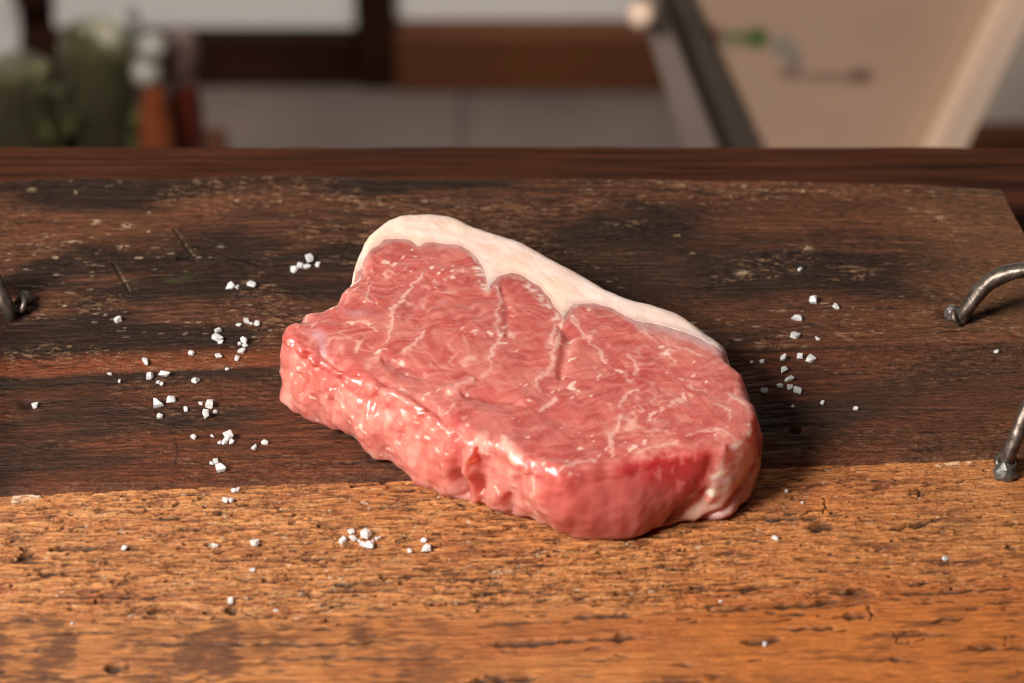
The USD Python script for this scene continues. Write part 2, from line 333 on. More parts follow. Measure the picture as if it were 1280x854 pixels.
# pale bruised fibres
fl1 = sstep(.60, .74, fine) * rough
C = mixc(C, (0.27, 0.145, 0.075), fl1 * .55 * sstep(.46, .58, f2(XX * 20, VY * 40, 49, 3)))
flk = f2(XX * 240, VY * 1300, 47, 2)
C = mixc(C, (0.42, 0.32, 0.21), sstep(.83, .90, flk) * sstep(.52, .62, f2(XX * 12, VY * 25, 48, 3)) * .55)
C = mixc(C, (0.008, 0.005, 0.004), D * .85)
H -= 0.004 * np.exp(-(da / 0.0025) ** 2) + 0.0020 * np.exp(-(db / 0.0011) ** 2)
C = mixc(C, (0.13, 0.055, 0.026), np.exp(-(da / 0.003) ** 2) * .6)
C = mixc(C, (0.01, 0.006, 0.004), np.exp(-(db / 0.0010) ** 2) * .95)
# traced scratches and specks, and shade painted at the handle feet
def seg(px, py, pts, w, wx=1.0):
    out = np.zeros_like(px)
    pts = np.array(pts, float)
    lo, hi = pts.min(0) - 4 * w - 2, pts.max(0) + 4 * w + 2
    m = (px > lo[0]) & (px < hi[0]) & (py > lo[1]) & (py < hi[1])
    if not m.any(): return out
    x_, y_ = px[m], py[m]; best = np.full(x_.shape, 1e9); tt = np.zeros_like(x_)
    for i in range(len(pts) - 1):
        a, b = pts[i], pts[i + 1]; d = b - a
        t = np.clip(((x_ - a[0]) * d[0] + (y_ - a[1]) * d[1]) / max(d @ d, 1e-6), 0, 1)
        dd = np.hypot(x_ - a[0] - t * d[0], y_ - a[1] - t * d[1])
        u = dd < best; best[u] = dd[u]; tt[u] = (i + t[u]) / (len(pts) - 1)
    ww = w * (0.45 + 0.75 * np.sqrt(np.clip(4 * tt * (1 - tt), 0, 1)))
    out[m] = np.exp(-(best / ww) ** 2); return out
for pts, w in (([(217, 286), (232, 308), (245, 326)], 1.1), ([(141, 327), (150, 345), (163, 366)], 1.2)):
    k = seg(px, py, pts, w); H -= 0.0008 * k; C = mixc(C, (0.015, 0.008, 0.006), k * .8)
    C = mixc(C, (0.22, 0.15, 0.09), seg(px, py, [(p[0] + 1.6, p[1] - .5) for p in pts], .6) * .5 * sstep(.3, .6, n2(XX * 800, VY * 900, 53)))
k = seg(px, py, [(222, 323), (230, 321), (238, 321)], 3); H -= .001 * k; C = mixc(C, (0.01, .006, .004), k)
k = seg(px, py, [(200, 350), (222, 352), (245, 343)], 3.0); C = mixc(C, (0.045, 0.045, 0.014), k * .55)
for (cx_, cy_, rx, ry) in ((850, 231, 17, 3), (898, 219, 8, 3), (275, 309, 8, 4), (57, 295, 5, 3), (186, 267, 4, 3), (95, 241, 3, 3), (104, 236, 5, 1.5), (188, 290, 6, 2), (297, 251, 4, 2), (75, 213, 1.5, 5), (120, 278, 9, 4), (155, 310, 8, 5), (931, 232, 5, 4), (1005, 240, 5, 3), (1140, 262, 6, 3), (1175, 272, 6, 3), (1010, 310, 10, 5), (930, 342, 14, 5), (846, 295, 5, 3), (866, 317, 5, 2), (40, 238, 8, 4), (160, 282, 10, 6)):
    k = np.exp(-(((px - cx_) / (rx * .75)) ** 2 + ((py - cy_) / (ry * .6)) ** 2) ** 1.5) * sstep(.42, .66, n2(XX * 900, VY * 3000, 52))
    C = mixc(C, (0.46, 0.33, 0.20) if cx_ != 275 else (0.20, 0.17, 0.14), k * .85); H += 0.0006 * k
k = np.exp(-(((px - 20) / 26) ** 2 + ((py - 398) / 9) ** 2)); C = mixc(C, (0.02, 0.010, 0.007), k * .7)  # shade at the left handle foot, put into the wood colour
k = np.exp(-(((px - 1185) / 14) ** 2 + ((py - 396) / 8) ** 2)); C = mixc(C, (0.02, 0.010, 0.007), k * .8)  # handle shadow at the right foot, put into the wood colour
finish_plank(XX, YY, H, C, 'dark_wood', 'widest dark plank along the rear edge with steak shadow painted in')

# ---- middle dark plank
XX, YY, VV, da, db, px, py, VY, W, fib, fine, big, clump, rough, H, D = dark_plank(E1, E2, 130, 1000, 63, '', True)
C = np.zeros(XX.shape + (3,)) + np.array([0.066, 0.023, 0.012])
C = mixc(C, (0.135, 0.040, 0.017), sstep(.44, .62, fib) * .7)
C = mixc(C, (0.026, 0.015, 0.010), sstep(.48, .66, big) * .75)
C = mixc(C, (0.15, 0.042, 0.018), sstep(.020, .003, db) * .7 * sstep(.25, .6, f2(XX * 16, VY * 40, 71, 3)))
C = mixc(C, (0.024, 0.014, 0.009), sstep(.016, .004, da) * sstep(520, 300, px) * .85)
C = mixc(C, (0.090, 0.040, 0.021), sstep(.10, .20, XX) * .5)
C = mixc(C, (0.24, 0.12, 0.06), sstep(.62, .76, fine) * rough * .35)
C = mixc(C, (0.008, 0.005, 0.004), D * .8)
k = np.exp(-(((px - 997) / 12) ** 2 + ((py - 538) / 5) ** 2)); C = mixc(C, (0.15, 0.05, 0.014), k)
k = np.exp(-(((px - 995) / 6) ** 2 + ((py - 538) / 4) ** 2) ** 2); C = mixc(C, (0.006, 0.004, 0.003), k); H -= .004 * k
k = np.exp(-(((px - 33) / 10) ** 2 + ((py - 507) / 6) ** 2)); C = mixc(C, (0.012, .007, .005), k * .8); H -= .0012 * k
k = seg(px, py, [(218, 545), (222, 565), (217, 585)], 1.2) + seg(px, py, [(205, 532), (225, 531), (245, 527)], 2.5)
C = mixc(C, (0.012, 0.007, 0.005), np.clip(k, 0, 1) * .75)
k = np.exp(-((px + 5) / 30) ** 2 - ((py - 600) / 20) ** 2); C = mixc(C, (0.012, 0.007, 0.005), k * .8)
H -= 0.0016 * np.exp(-(da / 0.0011) ** 2) + 0.0022 * np.exp(-(db / 0.0012) ** 2)
C = mixc(C, (0.01, 0.006, 0.004), np.exp(-(da / 0.0007) ** 2) * .9)
finish_plank(XX, YY, H, C, 'dark_wood', 'narrow dark reddish plank in the middle')

# ---- pale front plank
xc = cols(-0.19, 0.19, 1250, XL, xend(E2(0.24)), 10)
v = np.concatenate([np.linspace(0, .80, 350), np.linspace(.80, 1, 30)[1:]])
XX, YY, VV, da, db = plank_grid(E2, E3, xc, v)
px, py = proj(np.stack([XX, YY, 0 * XX], -1))
VY = np.abs(da); W = float(VY.max()); VYr = np.repeat((VV * float(np.mean(da[-1])))[:, :1], XX.shape[1], 1)
band = py - (772 - (px - 200) * 0.012) + (n2(XX * 40, VYr * 0, 80) - .5) * 26
ero = 1 - sstep(-18, 8, band)                                    # 1 = eroded rear zone, 0 = planed front zone
ero *= 1 - 0.35 * sstep(860, 1000, px)
fib = f2(XX * 55, VYr * 950, 81, 5, .6)
fine = f2(XX * 190, VYr * 1650, 82, 3, .6)
pit = f2(XX * 190, VYr * 1300, 83, 3, .6)
big = f2(XX * 18, VYr * 60, 84, 4)
H = (big - .5) * .0010 + (fib - .5) * (.0004 + .0009 * ero) + (fine - .5) * (.00015 + .0009 * ero)
groove = sstep(.60, .70, f2(XX * 90, VYr * 1500, 97, 3, .6)) * (.25 + .75 * ero)
H -= .0007 * groove
pz = sstep(.57, .68, pit) * ero
H -= .0009 * pz
D = np.zeros_like(XX); Hc = np.zeros_like(XX); rs = np.random.RandomState(77); WM = float(np.mean(da[-1]))
def vmap(g): return float((E2(g[0]) - g[1]) / (E2(g[0]) - E3(g[0])) * WM)
for k in range(820):                                             # short splits of the eroded zone
    py_, px_ = rs.uniform(588, 780), rs.uniform(-30, 1310)
    if px_ > 900 and rs.rand() < .35: continue
    g = unproj(px_, py_); vy = vmap(g)
    add_crack(Hc, D, XX, VYr, g[0], vy, rs.exponential(.0045) + .0018, rs.uniform(-.06, .06), rs.uniform(.00016, .00040), rs.uniform(.0005, .0016), k, .0006)
for k in range(120):                                              # long fine splits of the front zone
    py_, px_ = rs.uniform(690, 900), rs.uniform(-20, 1300)
    g = unproj(px_, py_); vy = vmap(g)
    add_crack(Hc, D, XX, VYr, g[0], vy, rs.exponential(.014) + .004, rs.uniform(-.03, .03), rs.uniform(.00025, .00060), rs.uniform(.0006, .0018), 700 + k, .0007)
for k in range(130):                                             # woodworm holes
    py_, px_ = rs.uniform(600, 785), rs.uniform(-20, 1290)
    if px_ > 420 and rs.rand() < .5: continue
    g = unproj(px_, py_); vy = vmap(g); r = rs.uniform(.0004, .00085)
    add_hole(Hc, D, XX, VYr, g[0], vy, r, r * 3.0, rs.uniform(1, 1.8))
for (a, b, w, dp) in (((880, 764), (1090, 747), .0005, .0018), ((1090, 745), (1280, 735), .0003, .001), ((895, 737), (1010, 730), .0004, .0014), ((1035, 742), (1085, 737), .0005, .0018),
                      ((600, 806), (730, 800), .0006, .0018), ((700, 772), (800, 766), .0004, .0014), ((925, 804), (980, 799), .0005, .0016), ((1005, 659), (1045, 656), .0008, .002),
                      ((930, 649), (1030, 644), .0006, .0018), ((1100, 662), (1175, 650), .0005, .0015), ((880, 636), (925, 628), .0006, .002), ((570, 852), (680, 847), .0006, .0018),
                      ((1040, 771), (1088, 768), .0005, .0014), ((750, 800), (800, 796), .0006, .0018), ((130, 836), (165, 832), .0008, .002), ((20, 698), (45, 692), .0007, .002), ((46, 718), (76, 717), .0006, .0015),
                      ((185, 650), (235, 646), .0004, .0012), ((60, 626 + 60), (130, 684), .0005, .0014), ((180, 766), (215, 760), .0005, .0016), ((280, 762), (298, 762), .0008, .0016)):
    ga, gb = unproj(*a), unproj(*b); va, vb = vmap(ga), vmap(gb)
    add_crack(Hc, D, XX, VYr, (ga[0] + gb[0]) / 2, (va + vb) / 2, abs(gb[0] - ga[0]) * 1.05, (vb - va) / (gb[0] - ga[0]), w * 1.9, dp * 1.2, int(a[0]), .0006)
for pts, w in (([(356, 716), (362, 726), (376, 731), (390, 726), (394, 720)], 1.8), ([(1148, 609), (1150, 618), (1148, 624)], 2.0), ([(1084, 755), (1092, 768), (1088, 775)], 2.2), ([(1030, 622), (1032, 632), (1029, 640)], 1.6),
               ([(158, 722), (164, 714)], 1.8), ([(1257, 800), (1256, 807)], 1.8), ([(1257, 798), (1268, 794)], 1.4), ([(1120, 790), (1124, 804), (1140, 803), (1158, 798)], 1.4)):
    k = seg(px + (n2(XX * 700, VYr * 900, 99) - .5) * 5, py + (n2(XX * 500, VYr * 1200, 100) - .5) * 3, pts, w * .85) * sstep(.2, .5, n2(XX * 900, VYr * 1500, 101)); Hc = np.minimum(Hc, -.0012 * k); D = np.maximum(D, k * .75)
H += Hc
C = np.zeros(XX.shape + (3,)) + np.array([0.50, 0.215, 0.074])
C = mixc(C, (0.33, 0.110, 0.032), sstep(.45, .66, fib) * .6)
C = mixc(C, (0.56, 0.27, 0.10), sstep(.55, .72, fine) * ero * .5)
C = mixc(C, (0.36, 0.12, 0.040), sstep(.45, .7, f2(XX * 12, VYr * 70, 86, 3)) * .6)
C = mixc(C, (0.48, 0.16, 0.030), sstep(750, 950, px) * sstep(690, 790, py) * .65)                       # warm oiled corner
C = mixc(C, (0.52, 0.27, 0.11), sstep(1050, 1220, px) * sstep(740, 640, py) * .4)
st = f2(XX * 85, VYr * 40, 87, 3, .5) * .48 + .52 * f2(XX * 150, VYr * 700, 85, 4, .65)
zone = sstep(-8, 8, band) * (sstep(700, 420, px) * 1.0 + .30)
C = mixc(C, (0.125, 0.054, 0.028), sstep(.40, .62, st) * zone * .72)                                    # worn dark varnish
C = mixc(C, (0.095, 0.036, 0.016), sstep(.55, .75, .6 * f2(XX * 60, VYr * 120, 88, 4, .6) + .4 * fib) * .62)
C = mixc(C, (0.20, 0.075, 0.030), np.exp(-(((px - 320) / 14) ** 2 + ((py - 688) / 6) ** 2)) * .6)
for (cx_, cy_, rx, ry, a) in ((165, 805, 40, 30, .5), (340, 800, 60, 35, .6), (455, 800, 30, 25, .55), (60, 810, 40, 35, .4), (1095, 815, 22, 16, .5), (1185, 724, 14, 6, .5), (1115, 697, 8, 4, .5), (645, 785, 14, 9, .4), (575, 800, 12, 14, .4), (960, 850, 90, 9, .5)):
    C = mixc(C, (0.10, 0.042, 0.022), np.exp(-(((px - cx_) / rx) ** 2 + ((py - cy_) / ry) ** 2)) * a * sstep(.36, .56, f2(XX * 150, VYr * 260, 89, 3)))
C = mixc(C, (0.14, 0.045, 0.015), pz * .8); C = mixc(C, (0.095, 0.030, 0.011), groove * .8); C = mixc(C, (0.60, 0.33, 0.14), sstep(.60, .74, f2(XX * 60, VYr * 900, 98, 3)) * ero * .5); C = mixc(C, (0.24, 0.080, 0.025), sstep(.46, .34, fine) * ero * .45)
C = mixc(C, (0.022, 0.009, 0.005), np.clip(D * 1.15, 0, 1) * .93)
dust = sstep(.86, .93, f2(XX * 420, VYr * 900, 90, 2)) * ero
C = mixc(C, (0.62, 0.52, 0.42), dust * .6)
k = np.clip(seg(px, py, [(17, 630), (19, 624), (30, 622), (52, 620)], 3.2) + .8 * seg(px, py, [(1170, 582), (1195, 580), (1215, 579)], 2.2) + .5 * seg(px, py, [(610, 716), (625, 713), (642, 714)], 2.0), 0, 1)
k = k * sstep(.25, .55, f2(XX * 500, VYr * 900, 96, 2)); C = mixc(C, (0.66, 0.55, 0.44), k * .8); H += .0007 * k                                                  # waxy residue
H -= 0.0016 * np.exp(-(da / 0.0009) ** 2)
C = mixc(C, (0.05, 0.02, 0.009), np.exp(-(da / 0.0006) ** 2) * sstep(950, 1100, px) * .9)
C = C * (np.array([.88, .81, .75]) + (np.array([.90, .76, .62]) - np.array([.88, .81, .75])) * sstep(250, 900, px)[..., None])
finish_plank(XX, YY, H, C, 'pale_wood', 'pale orange-brown pitted plank along the front')

def zsurf(x, y):
    for xc_, Yg, Zg in SURF:
        i = min(max(np.searchsorted(xc_, x), 1), len(xc_) - 2); col = Yg[:, i]
        if min(col[0], col[-1]) <= y <= max(col[0], col[-1]):
            j = int(np.argmin(np.abs(col - y))); return float(np.percentile(Zg[max(j - 3, 0):j + 4, max(i - 3, 0):i + 4], 70))
    return 0.0

# ---- iron handles of the board
def pz_(l): return [unproj(a, b, c) for a, b, c in l]
def nail_head(c, r, h, seed, tilt=(0, 0, 0)):
    rs = np.random.RandomState(seed); pts = []
    for ring, rr, zz in ((9, 1.0, 0.0), (8, 0.92, 0.45), (5, 0.45, 0.92)):
        for k in range(ring):
            a = 2 * np.pi * (k + rs.uniform(-.2, .2)) / ring; q = rr * rs.uniform(.88, 1.08)
            pts.append((r * q * np.cos(a), r * q * np.sin(a), h * zz * rs.uniform(.9, 1.08)))
    m = trimesh.convex.convex_hull(np.array(pts)); m.apply_transform(trimesh.transformations.euler_matrix(*tilt)); m.apply_translation(c); return m
def ring_mesh(c, R, r, tilt, seed=0):
    a = np.linspace(0, 2 * np.pi, 12); P = np.stack([R * np.cos(a), R * np.sin(a), 0 * a], -1)
    P = P @ trimesh.transformations.euler_matrix(*tilt)[:3, :3].T + np.array(c)
    return tube(P, [r, r], 9, seed=seed)
h1 = obj('handle', tube(pz_([(1199, 404, -.002), (1206, 391, .005), (1222, 367, .013), (1244, 348, .020), (1270, 339, .0245), (1300, 338, .027), (1345, 360, .028), (1366, 420, .029), (1345, 470, .028), (1300, 494, .026), (1281, 520, .021), (1266, 556, .011), (1257, 580, .003)]),
                         [.0024, .0032, .0038, .0039, .0037, .0037, .0037, .0036, .0036, .0035, .0034, .0031, .0030], 18, .92, .10, 3), 'forged_iron', bd, smooth=50, label='curved forged handle at the right end')
h2 = obj('handle', tube(pz_([(14, 402, -.002), (9, 384, .006), (-4, 356, .014), (-25, 330, .021), (-60, 325, .027), (-100, 360, .029), (-115, 440, .029), (-100, 510, .026), (-70, 560, .013), (-58, 600, -.001)]),
                         [.0022, .0033, .0037, .0037, .0037, .0037, .0036, .0035, .0032, .0028], 18, .92, .10, 4), 'forged_iron', bd, smooth=50, label='curved forged handle at the left end')
c = unproj(1192, 392, .003); obj('nail', nail_head(c, .0038, .0042, 1, (.5, -.5, 0)), 'nail_iron', h1)
c = unproj(1256, 592, .001); obj('nail', nail_head(c, .0050, .0056, 2, (.35, .1, .3)), 'nail_iron', h1)
obj('collar', ring_mesh(unproj(1258, 578, .004), .0036, .0013, (.5, .25, 0), 3), 'forged_iron', h1, smooth=50)
obj('collar', ring_mesh(unproj(1197, 396, .003), .0030, .0012, (.3, .9, 0), 4), 'forged_iron', h1, smooth=50)
c = unproj(31, 374, .002); obj('nail', nail_head(c, .0036, .0042, 5, (.3, .3, 0)), 'nail_iron', h2)
obj('collar', ring_mesh(unproj(25, 382, .003), .0032, .0012, (.3, -.9, 0), 6), 'forged_iron', h2, smooth=50)

# ---------------------------------------------------------------- steak
T0 = 0.034
# (top edge pixel, z share of it, base pixel or None for straight down)
PAIRS = [((447, 341), None), ((449, 331), None), ((450, 313), None), ((458, 294), None), ((478, 277), None), ((500, 267.5), None), ((530, 265), None), ((562, 267), None), ((592, 279), None), ((650, 299), None), ((690, 320), None),
         ((722, 336), None), ((772, 364), None), ((825, 380), None), ((868, 399), None), ((890, 416), None), ((906, 428), None), ((908, 444), None), ((913, 455), None), ((925, 461), None), ((931, 480), None), ((943, 501), None), ((944, 517), (944, 604)),
         ((941, 536), (936, 632)), ((932, 548), (916, 652)), ((915, 557), (888, 656)), ((893, 563), (866, 656)), ((862, 568), (846, 662)), ((828, 572), (816, 672)), ((790, 580), (788, 680)), ((752, 588), (752, 681)), ((718, 594), (722, 676)),
         ((690, 592), (693, 669)), ((660, 579), (664, 656)), ((632, 562), (634, 648)), ((608, 550), (606, 640)), ((590, 548), (586, 630)), ((568, 540), (562, 620)), ((543, 524), (534, 612)), ((515, 510), (504, 600)), ((485, 495), (480, 586)),
         ((455, 481), (452, 568)), ((425, 467), (424, 544)), ((400, 452), (396, 528)), ((380, 439), (372, 520)), ((363, 427), (353, 507)), ((352, 418), (346, 494)), ((357, 408), None), ((374, 396), None), ((381, 387), None), ((392, 386), None), ((415, 377), None), ((430, 358), None)]
NT, NTOP, NEDGE, NSIDE = 1000, 210, 14, 105
top = np.array([unproj(a[0], a[1], T0)[:2] for a, b in PAIRS])
base = np.array([unproj(*b, 0.0)[:2] if b else unproj(a[0], a[1], T0)[:2] for a, b in PAIRS])
def loop(P, t): return CubicSpline(t, np.vstack([P, P[:1]]), bc_type='periodic')
tk = np.concatenate([[0], np.cumsum(np.hypot(*np.diff(np.vstack([top, top[:1]]), axis=0).T))]); tk /= tk[-1]
tt = np.linspace(0, 1, NT, endpoint=False)
TOP, BASE = loop(top, tk)(tt), loop(base, tk)(tt)
TOP = gaussian_filter1d(TOP, 2.0, axis=0, mode='wrap'); BASE = gaussian_filter1d(BASE, 5.0, axis=0, mode='wrap')
spn = np.array([unproj(500, 385, T0)[:2], unproj(830, 485, T0)[:2]])
dv = spn[1] - spn[0]; ts = np.clip(((TOP - spn[0]) @ dv) / (dv @ dv), 0, 1)
ts = gaussian_filter1d(ts, 18, mode='wrap'); SPN = spn[0] + ts[:, None] * dv
tan = np.gradient(np.vstack([TOP[-1:], TOP, TOP[:1]]), axis=0)[1:-1]; NRM = np.stack([tan[:, 1], -tan[:, 0]], -1); NRM /= np.linalg.norm(NRM, axis=1)[:, None]
NRM = gaussian_filter1d(NRM, 6, axis=0, mode='wrap')
if ((TOP - SPN) * NRM).sum(1).mean() < 0: NRM = -NRM
fatside = (MPath([(436, 362), (440, 250), (700, 250), (930, 420), (912, 452), (700, 330)]).contains_points(np.stack(proj(np.c_[TOP, np.full(NT, T0)]), -1))).astype(float)
fatside = gaussian_filter1d(fatside, 10, mode='wrap')
RE = 0.0022 + 0.0042 * meshkit.noise(np.c_[np.cos(tt * 6.283) * 7, np.sin(tt * 6.283) * 7, 0 * tt], 8) * (1 - fatside) + 0.0026 * fatside                      # rounding of the top edge
rows, kinds = [], []
for s in np.linspace(0.0, 1, NTOP):
    q = SPN + (TOP - NRM * RE[:, None] - SPN) * (s ** 0.85)
    rows.append(np.c_[q, np.full(NT, T0)]); kinds.append(s)
for a in np.linspace(0, np.pi / 2, NEDGE + 1)[1:]:
    q = TOP - NRM * (RE * (1 - np.sin(a)))[:, None]
    rows.append(np.c_[q, T0 - RE * (1 - np.cos(a))]); kinds.append(1 + 1e-3)
bulge = 0.0022 + 0.0012 * np.sin(tt * 2 * np.pi * 5 + 1)
for t in np.linspace(0, 1, NSIDE + 1)[1:]:
    q = TOP + (BASE - TOP) * (t ** 1.05) + NRM * (bulge * np.sin(np.pi * min(t * 1.05, 1)) - 0.0030 * np.clip((t - .86) / .14, 0, 1) ** 2)[:, None]
    rows.append(np.c_[q, (T0 - RE) * (1 - t)]); kinds.append(1 + t)
P0 = np.array(rows); kinds = np.array(kinds); NR = len(P0)
PXs, PYs = proj(P0)
def grid_normals(P):
    dth = np.roll(P, -1, 1) - np.roll(P, 1, 1); dr = np.gradient(P, axis=0)
    n = np.cross(dr, dth); l = np.linalg.norm(n, axis=2, keepdims=True); n = n / np.maximum(l, 1e-12)
    if n[NTOP // 2, :, 2].mean() < 0: n = -n
    n[0] = (0, 0, 1); return n
N0 = grid_normals(P0)
view = CAM - P0; view /= np.linalg.norm(view, axis=2, keepdims=True)
face = sstep(0.0, 0.18, (N0 * view).sum(2))
side = sstep(1.0, 1.10, kinds)[:, None] * np.ones((1, NT)); lumpy = sstep(0.90, 1.06, kinds)[:, None] * np.ones((1, NT))
hside = np.clip(kinds - 1, 0, 1)[:, None] * np.ones((1, NT))
def n3(P, f, seed): return meshkit.noise(P * f, seed)
def fb(P, f, seed, o=3): return meshkit.fbm(P * f, o, seed)
warp = np.stack([fb(P0, 260, 91, 2), fb(P0, 260, 92, 2)], -1) - .5
wx, wy = PXs + warp[..., 0] * 11 + (fb(P0, 800, 93, 2) - .5) * 5, PYs + warp[..., 1] * 9 + (fb(P0, 800, 94, 2) - .5) * 4
def stroke(pts, w, soft=False): return seg(wx if not soft else PXs, wy if not soft else PYs, pts, w) * face
def area(poly, blur):
    """1 inside a traced outline, soft over blur pixels"""
    poly = np.array(poly, float); lo, hi = poly.min(0) - 3 * blur, poly.max(0) + 3 * blur
    m = (wx > lo[0]) & (wx < hi[0]) & (wy > lo[1]) & (wy < hi[1]); out = np.zeros_like(wx)
    x_, y_ = wx[m], wy[m]; ins = MPath(poly).contains_points(np.stack([x_, y_], -1)); best = np.full(x_.shape, 1e9)
    for a, b in zip(poly, np.roll(poly, -1, 0)):
        d = b - a; t = np.clip(((x_ - a[0]) * d[0] + (y_ - a[1]) * d[1]) / max(d @ d, 1e-6), 0, 1)
        best = np.minimum(best, np.hypot(x_ - a[0] - t * d[0], y_ - a[1] - t * d[1]))
    out[m] = sstep(-blur, blur, np.where(ins, best, -best)); return out * face

# ---- relief of the steak
disp = (fb(P0, 55, 1, 3) - .5) * .0022 * (1 - side) + (fb(P0, 230, 3, 2) - .5) * .0007 * (1 - side)
lump = fb(P0 * np.array([1, 1, .55]), 85, 2, 2) - .5
disp += lumpy * (lump * .0072 + (fb(P0, 210, 4, 2) - .5) * .0018) * (1 - .6 * sstep(670, 740, PXs)) * np.clip(1 - fatside[None] * .85, 0, 1)
vert = fb(np.stack([P0[..., 0], P0[..., 1], P0[..., 2] * .18], -1), 150, 5, 2) - .5
disp += lumpy * vert * .0034 * (1 - .5 * sstep(670, 740, PXs)) * np.clip(1 - fatside[None], 0, 1)
TOPVEINS = [  # (polyline in photo pixels, half width, raise in mm, strength)
    ([(487, 430), (488, 414), (489, 396), (491, 386), (500, 376), (511, 365), (523, 351), (531, 340)], 2.6, .5, .95), ([(489, 397), (494, 383), (501, 376)], 3.6, .4, .7),
    ([(472, 378), (458, 374), (459, 364), (466, 351)], 1.9, .3, .75), ([(432, 404), (448, 402), (462, 405), (475, 414)], 1.6, .2, .8), ([(502, 444), (516, 437), (522, 428), (528, 416)], 3.2, .6, .85),
    ([(443, 442), (447, 430), (453, 424)], 3.2, .4, .8), ([(621, 356), (625, 362), (626, 376), (621, 390), (622, 405), (626, 420), (618, 434), (613, 447), (614, 453)], 2.9, .7, .9),
    ([(706, 398), (702, 406), (694, 411), (689, 420), (691, 432)], 3.0, .6, .9), ([(703, 405), (700, 420), (693, 438), (690, 460), (675, 468), (669, 480), (674, 489)], 3.4, 1.0, .8),
    ([(693, 494), (685, 503), (675, 511)], 2.5, .4, .85), ([(714, 394), (720, 404), (732, 420), (742, 430), (752, 444), (760, 455)], 2.3, .5, .85), ([(737, 423), (744, 413)], 1.8, .2, .6),
    ([(786, 440), (792, 452), (796, 466)], 2.3, .3, .8), ([(797, 488), (784, 491), (779, 500), (775, 510)], 2.6, .4, .85), ([(777, 520), (767, 538), (765, 552), (766, 566)], 3.0, .5, .95), ([(765, 540), (765, 562)], 4.4, .4, .8),
    ([(836, 506), (843, 499), (853, 499), (856, 490)], 3.4, .4, .9), ([(800, 537), (820, 539), (845, 542)], 1.2, .1, .6), ([(857, 544), (875, 540), (890, 537), (905, 540), (922, 550)], 1.7, .3, .8),
    ([(700, 590), (715, 581), (730, 577), (747, 572)], 1.9, .3, .8), ([(795, 566), (812, 562), (825, 558), (847, 552)], 1.9, .3, .8), ([(560, 490), (574, 483), (592, 475)], 3.6, .8, .6),
    ([(542, 507), (551, 514), (562, 513), (568, 505), (570, 498)], 1.3, .2, .7), ([(612, 445), (616, 455), (612, 464), (600, 472)], 1.4, .3, .65), ([(905, 490), (920, 497), (932, 505), (942, 513)], 1.3, .2, .7),
    ([(890, 504), (900, 507), (915, 512), (912, 528)], 1.5, .2, .7), ([(840, 431), (855, 437), (868, 441), (890, 449)], 1.5, .1, .6), ([(832, 420), (834, 428), (846, 428)], 1.8, .1, .6), ([(826, 441), (838, 442)], 2.6, .1, .6),
    ([(804, 407), (808, 417), (822, 429)], 1.2, .1, .5), ([(556, 352), (570, 342), (580, 336)], 1.2, .1, .5), ([(627, 547), (634, 556), (642, 567), (648, 585)], 2.4, .5, .8), ([(560, 454), (570, 443)], 1.3, .2, .5), ([(585, 442), (582, 430), (580, 420)], 1.2, .1, .5),
    ([(667, 622), (668, 606), (664, 595)], 2.2, .4, .8), ([(670, 648), (669, 640)], 3.2, .3, .8), ([(790, 676), (792, 664), (789, 652)], 1.4, .2, .6), ([(704, 638), (708, 646), (713, 654)], 1.5, .2, .6), ([(788, 630), (795, 624), (800, 618)], 1.8, .1, .6), ([(812, 616), (818, 632)], 1.6, .1, .5),
    ([(405, 431), (408, 425), (416, 422), (440, 424)], 1.3, .2, .6), ([(391, 408), (398, 402), (406, 398)], 1.0, .1, .5), ([(421, 440), (426, 434)], 2.0, .2, .6), ([(862, 478), (868, 486), (884, 488)], 1.6, .2, .6), ([(735, 350 + 78), (744, 446)], 1.0, .1, .4), ([(500, 340), (508, 352)], 1.0, 0, .3)]
VE = np.zeros_like(PXs); vn = fb(P0, 520, 61, 2); vn2 = fb(P0, 190, 62, 2)
for pts, w, up, a in TOPVEINS:
    k = stroke(pts, w * 1.1); disp += k * up * .00022; VE = np.maximum(VE, np.maximum(sstep(.30, .85, k * (.35 + .75 * vn + .55 * vn2)), .15 * stroke(pts, w * 2.6, True)) * a * (.55 + .6 * vn2))
# valleys and folds
for pts, w, dep in (([(566, 545), (574, 560), (572, 578), (572, 592), (579, 610), (586, 626)], 7.0, .0032), ([(597, 560), (602, 578), (603, 596), (600, 616)], 6.0, .0022), ([(383, 440), (385, 458), (383, 478), (378, 492)], 4.0, .0022),
                    ([(400, 440), (420, 456), (450, 470)], 5, .0012), ([(520, 500), (545, 515), (568, 535), (590, 546)], 8, .0010), ([(700, 408), (712, 420), (705, 445), (700, 470)], 6, .0016), ([(640, 660), (640, 640), (634, 620)], 5, .0016),
                    ([(830, 668), (850, 645), (872, 628), (884, 612)], 6, .0030), ([(870, 652), (905, 638), (932, 610), (945, 580)], 3.5, .0022), ([(425, 470), (415, 490), (410, 510)], 5, .0018), ([(470, 492), (465, 520)], 4, .0012), ([(530, 520), (520, 545)], 5, .0014),
                    ([(628, 360), (634, 390), (634, 420)], 5, .0008), ([(535, 360), (520, 380), (505, 400)], 5, .0006), ([(480, 450), (500, 460), (530, 470)], 7, .0012), ([(580, 490), (620, 500), (650, 505)], 8, .0012), ([(440, 340), (470, 380)], 3, .0003)):
    disp -= stroke(pts, w, True) * dep * (.7 + .6 * vn2)
